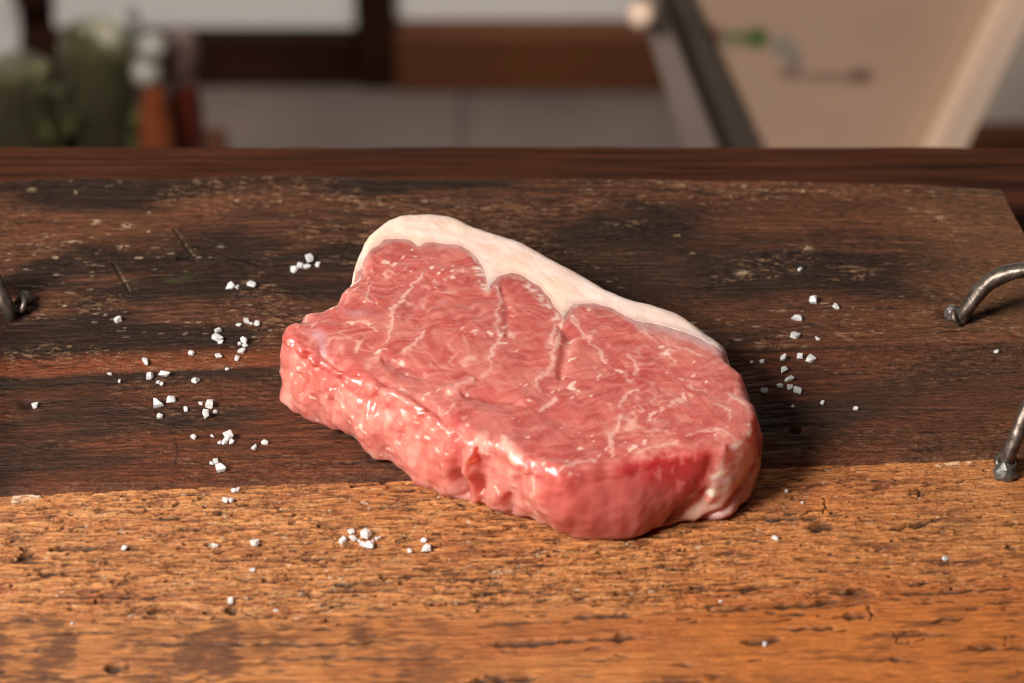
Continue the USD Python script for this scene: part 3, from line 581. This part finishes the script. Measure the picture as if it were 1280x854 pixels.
for pts, w, up in (([(585, 585), (590, 605), (594, 628)], 6.0, .0016), ([(592, 560), (586, 572), (582, 584)], 4.5, .0014), ([(372, 430), (380, 446)], 4, .0014), ([(612, 552), (640, 570), (660, 590)], 7, .0014), ([(470, 485), (500, 496), (530, 512)], 5, .0016), ([(560, 488), (592, 474)], 6, .001), ([(388, 446), (396, 455)], 5, .0020), ([(410, 490), (415, 500)], 6, .0014), ([(362, 430), (368, 448), (374, 465)], 4, .0014), ([(905, 560), (900, 590), (885, 625)], 9, .0016)):
    disp += stroke(pts, w, True) * up
disp -= (np.exp(-(((PXs - 660) / 60) ** 2 + ((PYs - 520) / 25) ** 2)) * .0014 - np.exp(-(((PXs - 560) / 80) ** 2 + ((PYs - 420) / 40) ** 2)) * .0010) * face * (1 - side)
# fine cut grain
grain = fb(np.stack([P0[..., 0] * 1.0 + P0[..., 1] * .6, (P0[..., 1] - .6 * P0[..., 0]) * .35, P0[..., 2]], -1), 620, 6, 2) - .5
disp += grain * .00022 * (1 - side)

# ---- fat outline
FATIN = [(452, 336), (453, 328), (458, 319), (465, 310), (480, 301), (495, 298), (515, 301), (524, 306), (542, 301), (560, 305), (577, 309), (588, 316), (598, 325), (605, 337), (608, 352), (610, 366), (616, 357), (624, 345), (640, 340), (656, 346), (675, 358), (688, 373),
         (699, 391), (705, 400), (710, 388), (720, 379), (745, 378), (765, 385), (777, 393), (792, 401), (820, 404), (850, 412), (875, 422), (896, 435), (909, 444)]
FATOUT = [(940, 470), (960, 400), (800, 300), (560, 220), (400, 240), (420, 350)]
FPOLY = np.array(FATIN + FATOUT, float)
fwx, fwy = PXs + warp[..., 0] * 4, PYs + warp[..., 1] * 3
insF = MPath(FPOLY).contains_points(np.stack([fwx.ravel(), fwy.ravel()], -1)).reshape(fwx.shape)
bestF = np.full(fwx.shape, 1e9)
for a, b in zip(FATIN[:-1], FATIN[1:]):
    a, b = np.array(a, float), np.array(b, float); d = b - a; t = np.clip(((fwx - a[0]) * d[0] + (fwy - a[1]) * d[1]) / (d @ d), 0, 1)
    bestF = np.minimum(bestF, np.hypot(fwx - a[0] - t * d[0], fwy - a[1] - t * d[1]))
sdF = np.where(insF, bestF, -bestF)
hidden = ((N0 * view).sum(2) < 0.02) & (kinds[:, None] > 1.0)
sdF = np.where(hidden, np.where(fatside[None] > .5, 40.0, -40.0), sdF)

# ---- colours of the lean
big = fb(P0, 45, 21, 3); mid = fb(P0, 170, 22, 3); fin = fb(P0, 700, 23, 2)
C = np.zeros(P0.shape) + np.array([0.520, 0.122, 0.102])
C = mixc(C, (0.470, 0.085, 0.072), sstep(.45, .66, big) * .75)
C = mixc(C, (0.640, 0.235, 0.185), sstep(.50, .70, mid) * .55)
C = mixc(C, (0.520, 0.105, 0.085), sstep(.52, .64, fb(P0 * np.array([1, 1.6, 1]), 110, 24, 3)) * .55)
fibre = fb(np.stack([(P0[..., 0] + P0[..., 1] * .7), (P0[..., 1] - .7 * P0[..., 0]) * .22, P0[..., 2] * .3], -1), 520, 26, 2)
C = mixc(C, (0.68, 0.26, 0.205), sstep(.55, .72, fibre) * .26)
wq = P0 + (np.stack([fb(P0, 70, 63, 2), fb(P0, 70, 64, 2), 0 * big], -1) - .5) * .022
wis = fb(np.stack([(wq[..., 0] + wq[..., 1] * .25) * .28, wq[..., 1] - .25 * wq[..., 0], wq[..., 2] * .5], -1), 640, 65, 3)
C = mixc(C, (0.40, 0.055, 0.050), sstep(.50, .68, wis) * .62 * (1 - side))
C = mixc(C, (0.74, 0.33, 0.27), sstep(.46, .28, wis) * .34 * (1 - side * .6))
C = mixc(C, (0.68, 0.25, 0.20), sstep(.52, .66, fb(wq, 60, 66, 2)) * .30)
# pale sides
C = mixc(C, (0.66, 0.215, 0.170), side * .6)
C = mixc(C, (0.70, 0.30, 0.245), side * sstep(.5, .68, fb(P0 * np.array([1, 1, .4]), 150, 25, 3)) * .5)
vs = fb(np.stack([P0[..., 0], P0[..., 1], P0[..., 2] * .25], -1), 330, 67, 3)
C = mixc(C, (0.47, 0.085, 0.072), side * sstep(.52, .66, vs) * .45)
C = mixc(C, (0.76, 0.38, 0.31), side * sstep(.44, .32, vs) * .35)
# fine marbling
def ridged(P, f, seed):
    return 1 - np.abs(fb(P, f, seed, 2) - .5) * 2
wp = P0 + (np.stack([fb(P0, 150, 31, 2), fb(P0, 150, 32, 2), fb(P0, 150, 33, 2)], -1) - .5) * .010
st = wp @ np.array([[1, 0, 0], [.5, .45, 0], [0, 0, .6]]).T
mar = sstep(.955, .990, ridged(st, 170, 34)) * sstep(.52, .64, fb(P0, 95, 35, 2)) * (1 - side * .4)
C = mixc(C, (0.80, 0.46, 0.37), gaussian_filter(mar, 1.2) * .62)
mar2 = sstep(.965, .992, ridged(wp, 330, 36)) * sstep(.50, .62, fb(P0, 120, 37, 2))
C = mixc(C, (0.78, 0.46, 0.38), mar2 * .25)
fleck = sstep(.66, .76, fb(np.stack([P0[..., 0] * .8 - P0[..., 1] * .5, P0[..., 1] * .5 + P0[..., 0] * .35, P0[..., 2]], -1), 520, 38, 2)) * sstep(.47, .6, fb(P0, 80, 39, 2))
C = mixc(C, (0.86, 0.60, 0.50), fleck * .8)
C = mixc(C, (0.84, 0.54, 0.445), np.clip(VE * .92, 0, 1) * (.45 + .6 * fin))
# traced zones
C = C * (1 - .06 * (1 - side))[..., None]
C = mixc(C, (0.62, 0.36, 0.38), (np.exp(-(((PXs - 397) / 9) ** 2 + ((PYs - 419) / 6) ** 2)) + np.exp(-(((PXs - 404) / 5) ** 2 + ((PYs - 436) / 12) ** 2)) + .6 * np.exp(-(((PXs - 445) / 14) ** 2 + ((PYs - 392) / 4) ** 2))) * face * .75)
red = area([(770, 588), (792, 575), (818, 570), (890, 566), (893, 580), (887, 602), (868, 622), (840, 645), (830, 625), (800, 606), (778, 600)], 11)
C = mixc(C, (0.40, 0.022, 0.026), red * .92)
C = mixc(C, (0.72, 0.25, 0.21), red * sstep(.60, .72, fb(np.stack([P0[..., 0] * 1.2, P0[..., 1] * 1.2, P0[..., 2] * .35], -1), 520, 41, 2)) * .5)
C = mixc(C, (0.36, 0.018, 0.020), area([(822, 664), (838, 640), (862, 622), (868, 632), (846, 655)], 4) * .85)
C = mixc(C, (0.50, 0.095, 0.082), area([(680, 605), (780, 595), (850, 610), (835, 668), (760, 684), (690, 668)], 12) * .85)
gr = area([(911, 556), (925, 550), (938, 553), (938, 572), (928, 592), (906, 614), (896, 622), (885, 616), (889, 594), (902, 573)], 3.5)
C = mixc(C, (0.78, 0.52, 0.42), gr * (.55 + .5 * sstep(.4, .6, fb(P0, 260, 42, 3))))
C = mixc(C, (0.70, 0.40, 0.40), gr * sstep(.5, .62, fb(P0, 200, 43, 2)) * .7)
flap = area([(830, 667), (864, 632), (890, 624), (906, 615), (930, 592), (944, 570), (952, 580), (944, 600), (920, 630), (880, 648), (850, 660)], 4)
C = mixc(C, (0.72, 0.36, 0.28), flap * .75)
C = mixc(C, (0.60, 0.27, 0.26), area([(872, 652), (905, 640), (935, 612), (953, 585), (955, 605), (935, 640), (915, 655)], 4) * .75)
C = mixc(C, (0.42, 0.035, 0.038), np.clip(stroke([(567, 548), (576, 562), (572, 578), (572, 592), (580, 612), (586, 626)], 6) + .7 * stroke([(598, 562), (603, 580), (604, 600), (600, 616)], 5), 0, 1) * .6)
C = mixc(C, (0.80, 0.50, 0.41), np.clip(stroke([(608, 540), (602, 552), (612, 556)], 7) + stroke([(627, 548), (640, 562), (650, 580)], 4), 0, 1) * .6)  # pale fat and vein, with the wet highlight put into the colour
spk = area([(588, 314), (600, 322), (612, 338), (616, 360), (608, 366), (597, 358), (600, 345), (590, 332)], 3) * sstep(.45, .62, fb(P0, 620, 44, 2))
C = mixc(C, (0.86, 0.66, 0.57), gaussian_filter(spk, .8) * .75)
spk = area([(640, 345), (660, 350), (680, 366), (700, 392), (704, 404), (694, 402), (676, 380), (656, 362)], 3) * sstep(.45, .62, fb(P0, 620, 45, 2))
C = mixc(C, (0.84, 0.60, 0.52), gaussian_filter(spk, .8) * .65)
C = mixc(C, (0.66, 0.34, 0.29), sstep(-7, 0, sdF) * .55)                                                  # thin pale band along the fat
C = mixc(C, (0.62, 0.40, 0.39), area([(778, 392), (800, 401), (830, 404), (870, 418), (908, 442), (906, 450), (880, 434), (840, 420), (800, 414), (785, 404)], 3) * .4)
CL = C
# ---- colours of the fat
C = np.zeros(P0.shape) + np.array([0.86, 0.565, 0.475])
C = mixc(C, (0.88, 0.63, 0.55), sstep(.42, .62, fb(P0, 90, 51, 3)) * .7)
C = mixc(C, (0.79, 0.49, 0.385), sstep(.55, .7, fb(P0, 140, 52, 3)) * .55)
C = mixc(C, (0.85, 0.57, 0.40), sstep(.50, .64, fb(P0, 60, 54, 2)) * .5)
fst = fb(np.stack([P0[..., 0] * .35 + P0[..., 1] * .15, P0[..., 1] + .45 * P0[..., 0], P0[..., 2]], -1), 480, 55, 2)
C = mixc(C, (0.78, 0.46, 0.37), sstep(.58, .72, fst) * .35)
C = mixc(C, (0.80, 0.52, 0.36), np.exp(-(((PXs - 470) / 28) ** 2 + ((PYs - 300) / 25) ** 2)) * .5)
C = mixc(C, (0.78, 0.42, 0.34), sstep(7, -1, sdF) * .7)
C = mixc(C, (0.72, 0.47, 0.42), sstep(9, 3, sdF) * sstep(770, 800, PXs) * .6)
for pts, w, a in (([(480, 293), (510, 288), (550, 291), (585, 301), (610, 313), (640, 322), (666, 335)], 1.2, .5), ([(530, 283), (560, 277), (570, 276)], 1.0, .3), ([(690, 350), (730, 366), (765, 373)], 1.0, .35), ([(615, 303), (620, 298)], 1.2, .4)):
    k = stroke(pts, w); C = mixc(C, (0.74, 0.44, 0.36), k * a * .7)
C = mixc(C, (0.70, 0.40, 0.28), sstep(1.02, 1.5, kinds)[:, None] * .5 * np.ones((1, NT)))
CF = C

# ---- lean: closed body, sunk a little under the fat
dl = disp - sstep(2.5, 9, sdF) * .0014
PL = P0 + N0 * dl[..., None]
PL[..., 2] = np.maximum(PL[..., 2], 0.0004 * 0 + np.where(kinds[:, None] > 1.9, -0.001, 0.0003))
PL[0] = PL[0]
def grid_faces(n, m, off=0):
    i, j = np.meshgrid(np.arange(n - 1), np.arange(m), indexing='ij'); j2 = (j + 1) % m
    q = np.stack([i * m + j, i * m + j2, (i + 1) * m + j2, (i + 1) * m + j], -1).reshape(-1, 4)
    return np.vstack([q[:, [0, 1, 2]], q[:, [0, 2, 3]]]) + off
bot = PL[-1] + np.r_[0, 0, 0]; cen = np.array([PL[-1][:, 0].mean(), PL[-1][:, 1].mean(), -0.001])
V = np.vstack([PL.reshape(-1, 3), [cen]])
F = grid_faces(NR, NT); last = (NR - 1) * NT + np.arange(NT)
F = np.vstack([F, np.stack([last, np.roll(last, -1), np.full(NT, NR * NT)], -1)])
v1, v2, v3 = V[F[:200, 0]], V[F[:200, 1]], V[F[:200, 2]]
F2 = F[100 * NT:100 * NT + 50]
if np.cross(V[F2[:, 1]] - V[F2[:, 0]], V[F2[:, 2]] - V[F2[:, 0]])[:, 2].mean() < 0: F = F[:, ::-1]; FLIP = True
else: FLIP = False
sk = thing('raw_steak', 'thick raw sirloin steak with a pale fat cap lying across the wooden planks', 'steak')
nrm = meshkit.arrays((V, F), True)[2]
# near the spine the rays cross: take the smooth analytic normal there
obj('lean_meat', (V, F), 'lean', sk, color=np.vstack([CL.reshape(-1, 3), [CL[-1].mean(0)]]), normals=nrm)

# ---- fat cap: closed band on the back edge
ok = fatside > .12
js = np.where(ok)[0]
if js[0] == 0 and js[-1] == NT - 1:
    gap = np.where(np.diff(js) > 1)[0]; js = np.concatenate([js[gap[0] + 1:], js[:gap[0] + 1]]) if len(gap) else js
RMIN = 40
PF = P0 + N0 * (disp * .85 + sstep(0, 12, sdF) * .0004 + .00012 - sstep(0.5, -4.0, sdF) * .0035)[..., None]
PF[..., 2] = np.where(kinds[:, None] > 1.9, 0.0002, PF[..., 2])
fv, fc = np.swapaxes(PF[RMIN:, js], 0, 1), np.swapaxes(CF[RMIN:, js], 0, 1)
J = len(js)
inner = np.repeat(fv[:, :1], 2, 1).copy(); inner[:, 0, 2] -= .006; inner[:, 1, 2] = 0.004
inner[:, 1, :2] = fv[:, -1, :2] * .6 + inner[:, 1, :2] * .4
ring = np.concatenate([fv, inner[:, ::-1]], 1); cring = np.concatenate([fc, fc[:, :1], fc[:, :1]], 1); K = ring.shape[1]
V = ring.reshape(-1, 3); a, b = np.meshgrid(np.arange(J - 1), np.arange(K), indexing='ij'); b2 = (b + 1) % K
q = np.stack([a * K + b, a * K + b2, (a + 1) * K + b2, (a + 1) * K + b], -1).reshape(-1, 4)
F = np.vstack([q[:, [0, 1, 2]], q[:, [0, 2, 3]]])
caps = []
for e, sgn in ((0, 1), (J - 1, -1)):
    cidx = len(V); V = np.vstack([V, ring[e].mean(0)[None]])
    k = np.arange(K); t3 = np.stack([e * K + k, e * K + (k + 1) % K, np.full(K, cidx)], -1); caps.append(t3 if sgn < 0 else t3[:, ::-1])
F = np.vstack([F] + caps)
tm = trimesh.Trimesh(V, F, process=False)
if tm.volume < 0: F = F[:, ::-1]
nrm = meshkit.arrays((V, F), True)[2]
obj('fat_cap', (V, F), 'fat', sk, color=np.vstack([cring.reshape(-1, 3), cring[0].mean(0)[None], cring[-1].mean(0)[None]]), normals=nrm)

# ---------------------------------------------------------------- salt
SALT = {
 'heap behind the fat corner': [(367, 336, 9), (375, 332, 9), (383, 332, 8), (387, 323.5, 12), (397, 330, 7)],
 'upper left trio': [(289, 357, 9), (297, 358, 6), (314, 356, 11)],
 'alone on the dark plank near the left handle': [(147, 399, 9)],
 'group beside the steak left side': [(272, 412, 9), (271, 422, 13), (275, 427, 6), (299, 404, 6), (307, 399.5, 8), (314, 402, 4), (321, 402, 8), (305, 426, 9), (299, 429, 5), (306, 431, 7), (302, 438, 10), (296, 447, 7), (272, 444, 8), (239, 441, 7), (284, 460, 5)],
 'group over the dark seam': [(137, 465, 5), (149, 474, 6), (182, 451, 11), (187, 469, 11), (197, 476, 5), (202, 478, 5), (204, 467, 12), (244, 475, 10)],
 'group on the narrow dark plank': [(44, 506, 8), (196, 503, 15), (200, 520, 9), (214, 499, 12), (232, 511, 8), (242, 545, 9), (251, 503, 5), (258, 520, 10), (261, 505, 14), (269, 514, 6)],
 'lower left clump row': [(265, 543, 4), (275, 551, 6), (281, 549, 7), (286, 547, 12), (289, 551, 7), (318, 558, 6), (331, 551, 8)],
 'trio above the pale plank': [(264, 577, 5), (270, 575, 7), (275, 584, 12)],
 'scatter right of the fat cap': [(994, 417, 11), (998, 396, 12), (1000, 335.5, 7), (1016, 374, 11), (1023, 422, 5), (1045, 382, 9)],
 'shaded cluster right of the steak': [(940, 450, 5), (953, 449, 8), (955, 487, 9), (974.5, 481, 8), (979, 446, 9), (980, 461, 8), (987, 472, 11), (987, 483, 8), (991, 507, 5), (997, 487, 12), (1000, 443.5, 9), (1012, 447, 10), (1028, 503, 6)],
 'pair near the right handle': [(1069, 511, 6), (1245, 439, 7)],
 'cluster on the pale plank': [(428, 674, 12), (439, 662, 9), (441.5, 671, 11), (449, 674, 5), (453, 679, 8), (458, 666, 14), (462, 680, 11), (470, 671, 5), (466, 675, 4), (474, 669, 4)],
 'trio on the pale plank': [(512, 687, 6), (530, 674, 9), (533, 684, 10)],
 'scatter over the pale plank left half': [(90, 778, 5), (155, 685, 7), (269, 680.6, 8), (281, 624, 8), (288, 748, 9), (289, 624, 7), (292, 612, 7), (297, 611.5, 6), (316, 710, 7), (319, 676.5, 11), (344, 760, 5)],
 'scatter over the pale plank right half': [(901, 749, 4), (956, 804, 6), (968, 671, 8), (983, 613, 5), (1003, 627, 4), (1181.6, 696, 8)],
}
ORD = ['first', 'second', 'third', 'fourth', 'fifth', 'sixth', 'seventh', 'eighth', 'ninth', 'tenth', 'eleventh', 'twelfth', 'thirteenth', 'fourteenth', 'fifteenth']
rs = np.random.RandomState(9); NS = 0
for key, lst in SALT.items():
    phrase = key
    lst = sorted(lst, key=lambda q: q[0])
    for i, (sx, sy, sz) in enumerate(lst):
        p = unproj(sx, sy + sz * .12, 0.0008); depth = (p - CAM) @ FWD
        d = sz * depth / FPX * 0.86
        corners = np.array([(a, b, c) for a in (-1, 1) for b in (-1, 1) for c in (-1, 1)], float) * .5
        pts = np.vstack([corners * rs.uniform(.72, 1.05, (8, 3)) + rs.normal(0, .07, (8, 3)), rs.normal(0, .30, (14, 3)) * 1.25])
        sc3 = np.array([1.0, rs.uniform(.65, 1.0), rs.uniform(.5, .75)])
        if (sx, sy) == (196, 503): pts = np.array([(-.6, -.3, -.5), (.55, -.4, -.5), (.55, -.3, .4), (-.5, -.3, .2), (.45, .7, -.4), (.5, .6, .3), (.3, .3, .5), (-.3, 0, .4)]); sc3 = np.array([1, 1, .6])
        m = trimesh.convex.convex_hull(pts); m.apply_scale(1)
        m.vertices *= sc3 * d * .95
        m.apply_transform(trimesh.transformations.euler_matrix(rs.uniform(-.25, .25), rs.uniform(-.25, .25), rs.uniform(0, 6.28)))
        m.vertices[:, 2] -= m.vertices[:, 2].min()
        zz = zsurf(p[0], p[1])
        m.apply_translation([0, 0, 0])
        word = 'large' if sz >= 11 else 'medium' if sz >= 8 else 'small' if sz >= 6 else 'tiny'
        if len(lst) == 1: lab = f'{word} white salt crystal, {phrase}'
        else: lab = f'{word} white salt crystal, {ORD[i]} from left in the {phrase}'
        o = obj('salt_crystal', m, 'salt', None)
        UsdGeom.Xformable(o).AddTranslateOp().Set(Gf.Vec3d(float(p[0]), float(p[1]), zz - 0.0002))
        tag(o, lab, 'salt crystal', 'coarse salt crystals scattered on the board')

# ---------------------------------------------------------------- far things on a low bench, out of focus
BY = CY + 2.1                                          # distance of the bench's middle
ZBN = zs(184, BY) - 0.075
bench = thing('low_bench', 'low dark wooden bench behind the table carrying jars and bottles', 'bench')
bx0, bx1 = xs(-60, 150, BY), xs(259, 150, BY)
for k in range(3):
    obj('slat', box(bx0, bx1, BY - .15 + k * .1, BY - .055 + k * .1, ZBN - .025, ZBN), 'brown_timber', bench)
for lx in (bx0 + .04, bx1 - .04):
    for ly in (-.11, .11):
        obj('leg', box(lx - .02, lx + .02, BY + ly - .02, BY + ly + .02, FLOOR + .001, ZBN - .0255), 'brown_timber', bench)
def X_(px, py=130, y=None): return xs(px, py, BY if y is None else y)
DB = float((ray_at(640, 130, BY) - CAM) @ FWD)
W1 = lambda w: w / FPX * DB                             # pixel width to metres at the bench
z_at = lambda py, y=None: zs(py, BY if y is None else y)
t = thing('red_bottle', 'orange red glass bottle with two stacked pale stopper balls, left of the brown bottle', 'bottle', (X_(197), BY - .02, ZBN))
r = W1(44) / 2; hb = z_at(86) - ZBN
obj('body', lathe([(0, 0), (r * .95, 0), (r, .005), (r, hb * .75), (r * .7, hb * .93), (r * .5, hb), (0, hb)]), 'red_glass', t, smooth=40)
s1 = trimesh.creation.icosphere(3, W1(40) / 2); s1.apply_translation([-W1(6), 0, hb + W1(15)]); obj('stopper', s1, 'pale_stopper', t, smooth=True)
s2 = trimesh.creation.icosphere(3, W1(38) / 2); s2.apply_translation([W1(3), 0, hb + W1(50)]); obj('stopper_ball', s2, 'pale_stopper', t, smooth=True)
t = thing('maroon_bottle', 'dark maroon bottle with a dull pink cap, right of the orange one', 'bottle', (X_(229), BY + .01, ZBN))
r = W1(44) / 2; hb = z_at(112) - ZBN
obj('body', lathe([(0, 0), (r * .95, 0), (r, .005), (r, hb * .8), (r * .8, hb), (0, hb)]), 'maroon_glass', t, smooth=40)
obj('cap', lathe([(0, hb), (r * .6, hb), (r * .62, hb + .008), (r * 1.0, hb + .018), (r * 1.05, hb + .030), (r * .8, hb + .042), (0, hb + .046)]), 'pink_cap', t, smooth=40)
def herb(name, label, px, dy, wpx, top_py, n, seed, jarpx):
    t = thing(name, label, 'plant', (X_(px), BY + dy, ZBN)); rs = np.random.RandomState(seed)
    jr, jh = W1(jarpx) / 2, z_at(top_py - 2) - ZBN
    obj('glass_jar', lathe([(0, 0), (jr * .9, 0), (jr, .006), (jr, jh * .8), (jr * .96, jh * .9), (jr * .90, jh), (jr * .86, jh), (jr * .92, jh * .9), (jr * .96, jh * .8), (jr * .96, .01), (0, .01)], 48), 'frosted_jar', t, smooth=50)
    fv, ff = [], []; R = jr * .80; ht = z_at(top_py) - ZBN
    for k in range(n):
        a, rr = rs.uniform(0, 6.28), R * rs.uniform(.05, 1) ** .6; z = jh * .30 + (ht - jh * .36) * rs.uniform(0, 1) * (1 - .3 * (rr / R) ** 2)
        c = np.array([rr * np.cos(a), rr * np.sin(a) * .7, z]); L, w = rs.uniform(.016, .034), rs.uniform(.006, .012)
        d = rs.normal(0, 1, 3); d[2] += .4; d /= np.linalg.norm(d); s = np.cross(d, rs.normal(0, 1, 3)); s /= np.linalg.norm(s); u = np.cross(d, s)
        b = len(fv); fv += [c, c + d * L * .4 + s * w + u * .003, c + d * L * .4 - s * w + u * .003, c + d * L, c + d * L * .45 + u * -.002]; ff += [[b, b + 1, b + 4], [b, b + 4, b + 2], [b + 1, b + 3, b + 4], [b + 4, b + 3, b + 2]]
    obj('foliage', (np.array(fv), np.array(ff)), 'green_leaf', t)
    sv = trimesh.util.concatenate([trimesh.creation.cylinder(.0015, segment=[(jr * .4 * np.cos(a), jr * .4 * np.sin(a), .012), (R * .5 * np.cos(a), R * .4 * np.sin(a), ht * .9)], sections=5) for a in np.linspace(0, 5.6, 9)])
    obj('stem', sv, 'green_leaf', t)
herb('herb_jar', 'pale olive frosted glass jar of green herbs beside the orange bottle', 118, .03, 110, 70, 300, 3, 92)
herb('herb_jar', 'frosted glass jar of dark green herbs at the left edge of the photograph', 26, .0, 120, 88, 460, 4, 92)
t = thing('grey_bottle', 'small pale grey glass bottle between the herb jar and the orange bottle', 'bottle', (X_(160), BY + .07, ZBN))
r = W1(36) / 2; hb = z_at(86) - ZBN
obj('body', lathe([(0, 0), (r * .95, 0), (r, .005), (r, hb * .75), (r * .6, hb * .95), (r * .4, hb * 1.1), (0, hb * 1.1)]), 'grey_glass', t, smooth=40)
t = thing('glint_bowl', 'pale grey bowl added for a glass glint above the herbs', 'bowl', (X_(98), BY + .16, ZBN))  # bowl shape added to stand for a pale glint of glass
r = W1(66) / 2; zz = z_at(75, BY + .16) - ZBN
obj('bowl', lathe([(0, 0), (r * .45, 0), (r * .5, zz * .5), (r * .8, zz * .9), (r, z_at(38, BY + .16) - ZBN), (r * .95, z_at(38, BY + .16) - ZBN), (r * .5, zz * .95), (0, zz * .9)]), 'pale_panel', t, smooth=40)

# ---- tapered board with a logo
SY = CY + 1.9
def sp_(px, py, y=SY): return ray_at(px, py, y)
def bar(a0, a1, b0, b1, y0, y1):
    """upright bar between two pixel lines (top a0-b0, bottom a1-b1) at depth y0..y1"""
    P = [sp_(*a0, SY), sp_(*b0, SY), sp_(*a1, SY), sp_(*b1, SY)]
    pts = [np.r_[p[0], yy, p[2]] for p in P for yy in (y0, y1)]
    return trimesh.convex.convex_hull(np.array(pts))
t = thing('tapered_board', 'beige board tapering downwards with a blurred green leaf logo and light side bars', 'sign board')
def ex(xa, xb, py): return xa + (xb - xa) * py / 184.0
PT, PB = -80, 262
L0, L1 = (lambda p: ex(797, 908, p)), (lambda p: ex(836, 892 + 0, p))
la = lambda p: ex(800, 896, p); lb = lambda p: ex(834, 897, p)
lo = lambda p: ex(806, 903, p); li = lambda p: ex(826, 898, p)
A = lambda p: ex(803, 862, p); Bq = lambda p: ex(832, 905, p); Cq = lambda p: ex(866, 950, p); Dq = lambda p: ex(1243, 1154, p); Eq = lambda p: ex(1276, 1189, p)
obj('side_bar', bar((A(PT), PT), (A(PB), PB), (Bq(PT), PT), (Bq(PB), PB), SY - .03, SY + .02), 'grey_metal', t, label='grey left side bar')
obj('inner_bar', bar((Bq(PT), PT), (Bq(PB), PB), (Cq(PT), PT), (Cq(PB), PB), SY - .012, SY + .018), 'dark_grey', t, label='dark grey inner bar')
nodes = {'g': ('geometry', {}), 'n': ('noise_texture', {'scale': 3.0}), 'r': ('rgb_ramp', {'ramp': [(0.3, (0.35, 0.225, 0.155)), (0.7, (0.46, 0.30, 0.21))]}), 'p': ('principled_bsdf', {'roughness': 0.6})}
links = [('g.position', 'n.vector'), ('n.fac', 'r.fac')]; prev = 'r.color'
# soft printed emblem: leaf, mark and an unreadable line of brown script
for q, (lx, ly, rx, ry, col, a) in enumerate([(918, 48, 34, 16, (0.10, 0.12, 0.05), .75), (947, 48, 20, 18, (0.035, 0.085, 0.020), .95), (978, 58, 20, 18, (0.15, 0.155, 0.15), .7), (992, 76, 15, 20, (0.16, 0.145, 0.135), .75), (990, 92, 22, 13, (0.17, 0.10, 0.078), .7),
                                             (1020, 97, 30, 10, (0.20, 0.125, 0.095), .6), (1050, 97, 34, 11, (0.20, 0.125, 0.095), .6), (1076, 95, 22, 15, (0.15, 0.075, 0.058), .85), (890, 44, 18, 18, (0.13, 0.045, 0.038), .8)]):
    c_ = sp_(lx, ly); hx = abs(sp_(lx + rx, ly)[0] - c_[0]) * 1.15; hz = abs(sp_(lx, ly + ry)[2] - c_[2]) * 1.15
    nodes |= {f'm{q}': ('mapping', {'mapping_type': 'texture', 'location': (c_[0], SY, c_[2]), 'scale': (hx, 1.0, hz)}), f'd{q}': ('gradient_texture', {'gradient_type': 'spherical'}),
              f's{q}': ('map_range', {'range_type': 'smoothstep', 'from_min': 0.0, 'from_max': 0.75, 'to_min': 0.0, 'to_max': a, 'clamp': True}), f'x{q}': ('mix_color', {'b': col})}
    links += [('g.position', f'm{q}.vector'), (f'm{q}.vector', f'd{q}.vector'), (f'd{q}.fac', f's{q}.value'), (f's{q}.result', f'x{q}.fac'), (prev, f'x{q}.a')]; prev = f'x{q}.result'
links += [(prev, 'p.base_color')]
M['printed_panel'] = usdkit.material(stage, '/World/Looks/printed_panel', nodes, links, surface='p.BSDF')
obj('panel', bar((Cq(PT), PT), (Cq(PB), PB), (Dq(PT), PT), (Dq(PB), PB), SY, SY + .015), 'printed_panel', t)
obj('side_bar', bar((Dq(PT), PT), (Dq(PB), PB), (Eq(PT), PT), (Eq(PB), PB), SY - .03, SY + .02), 'cream_trim', t, label='cream right side bar')
fz = sp_(1040, PB)[2]
obj('foot', box(sp_(Bq(PB), PB)[0] - .01, sp_(Dq(PB), PB)[0] + .01, SY - .06, SY + .08, FLOOR + .001, fz - .001), 'dark_grey', t)
kb = trimesh.creation.icosphere(3, .010); kb.apply_translation(sp_(799, -22) - np.array([0, .045, 0])); obj('highlight_ball', kb, 'cream_trim', t, smooth=True)  # pale ball added to stand for a bright highlight on the corner

# ---- pale cabinet at the right edge
KY = CY + 2.4
t = thing('pale_cabinet', 'pale beige cabinet with a brown plinth at the right edge behind the tapered board', 'cabinet')
kx0 = xs(1120, 120, KY); kz = zs(158, KY)
obj('carcass', box(kx0, kx0 + .9, KY, KY + .35, kz + .001, kz + .8), 'beige_wall', t)
obj('plinth', box(kx0 - .01, kx0 + .91, KY - .012, KY + .36, FLOOR + .001, kz), 'brown_timber', t)
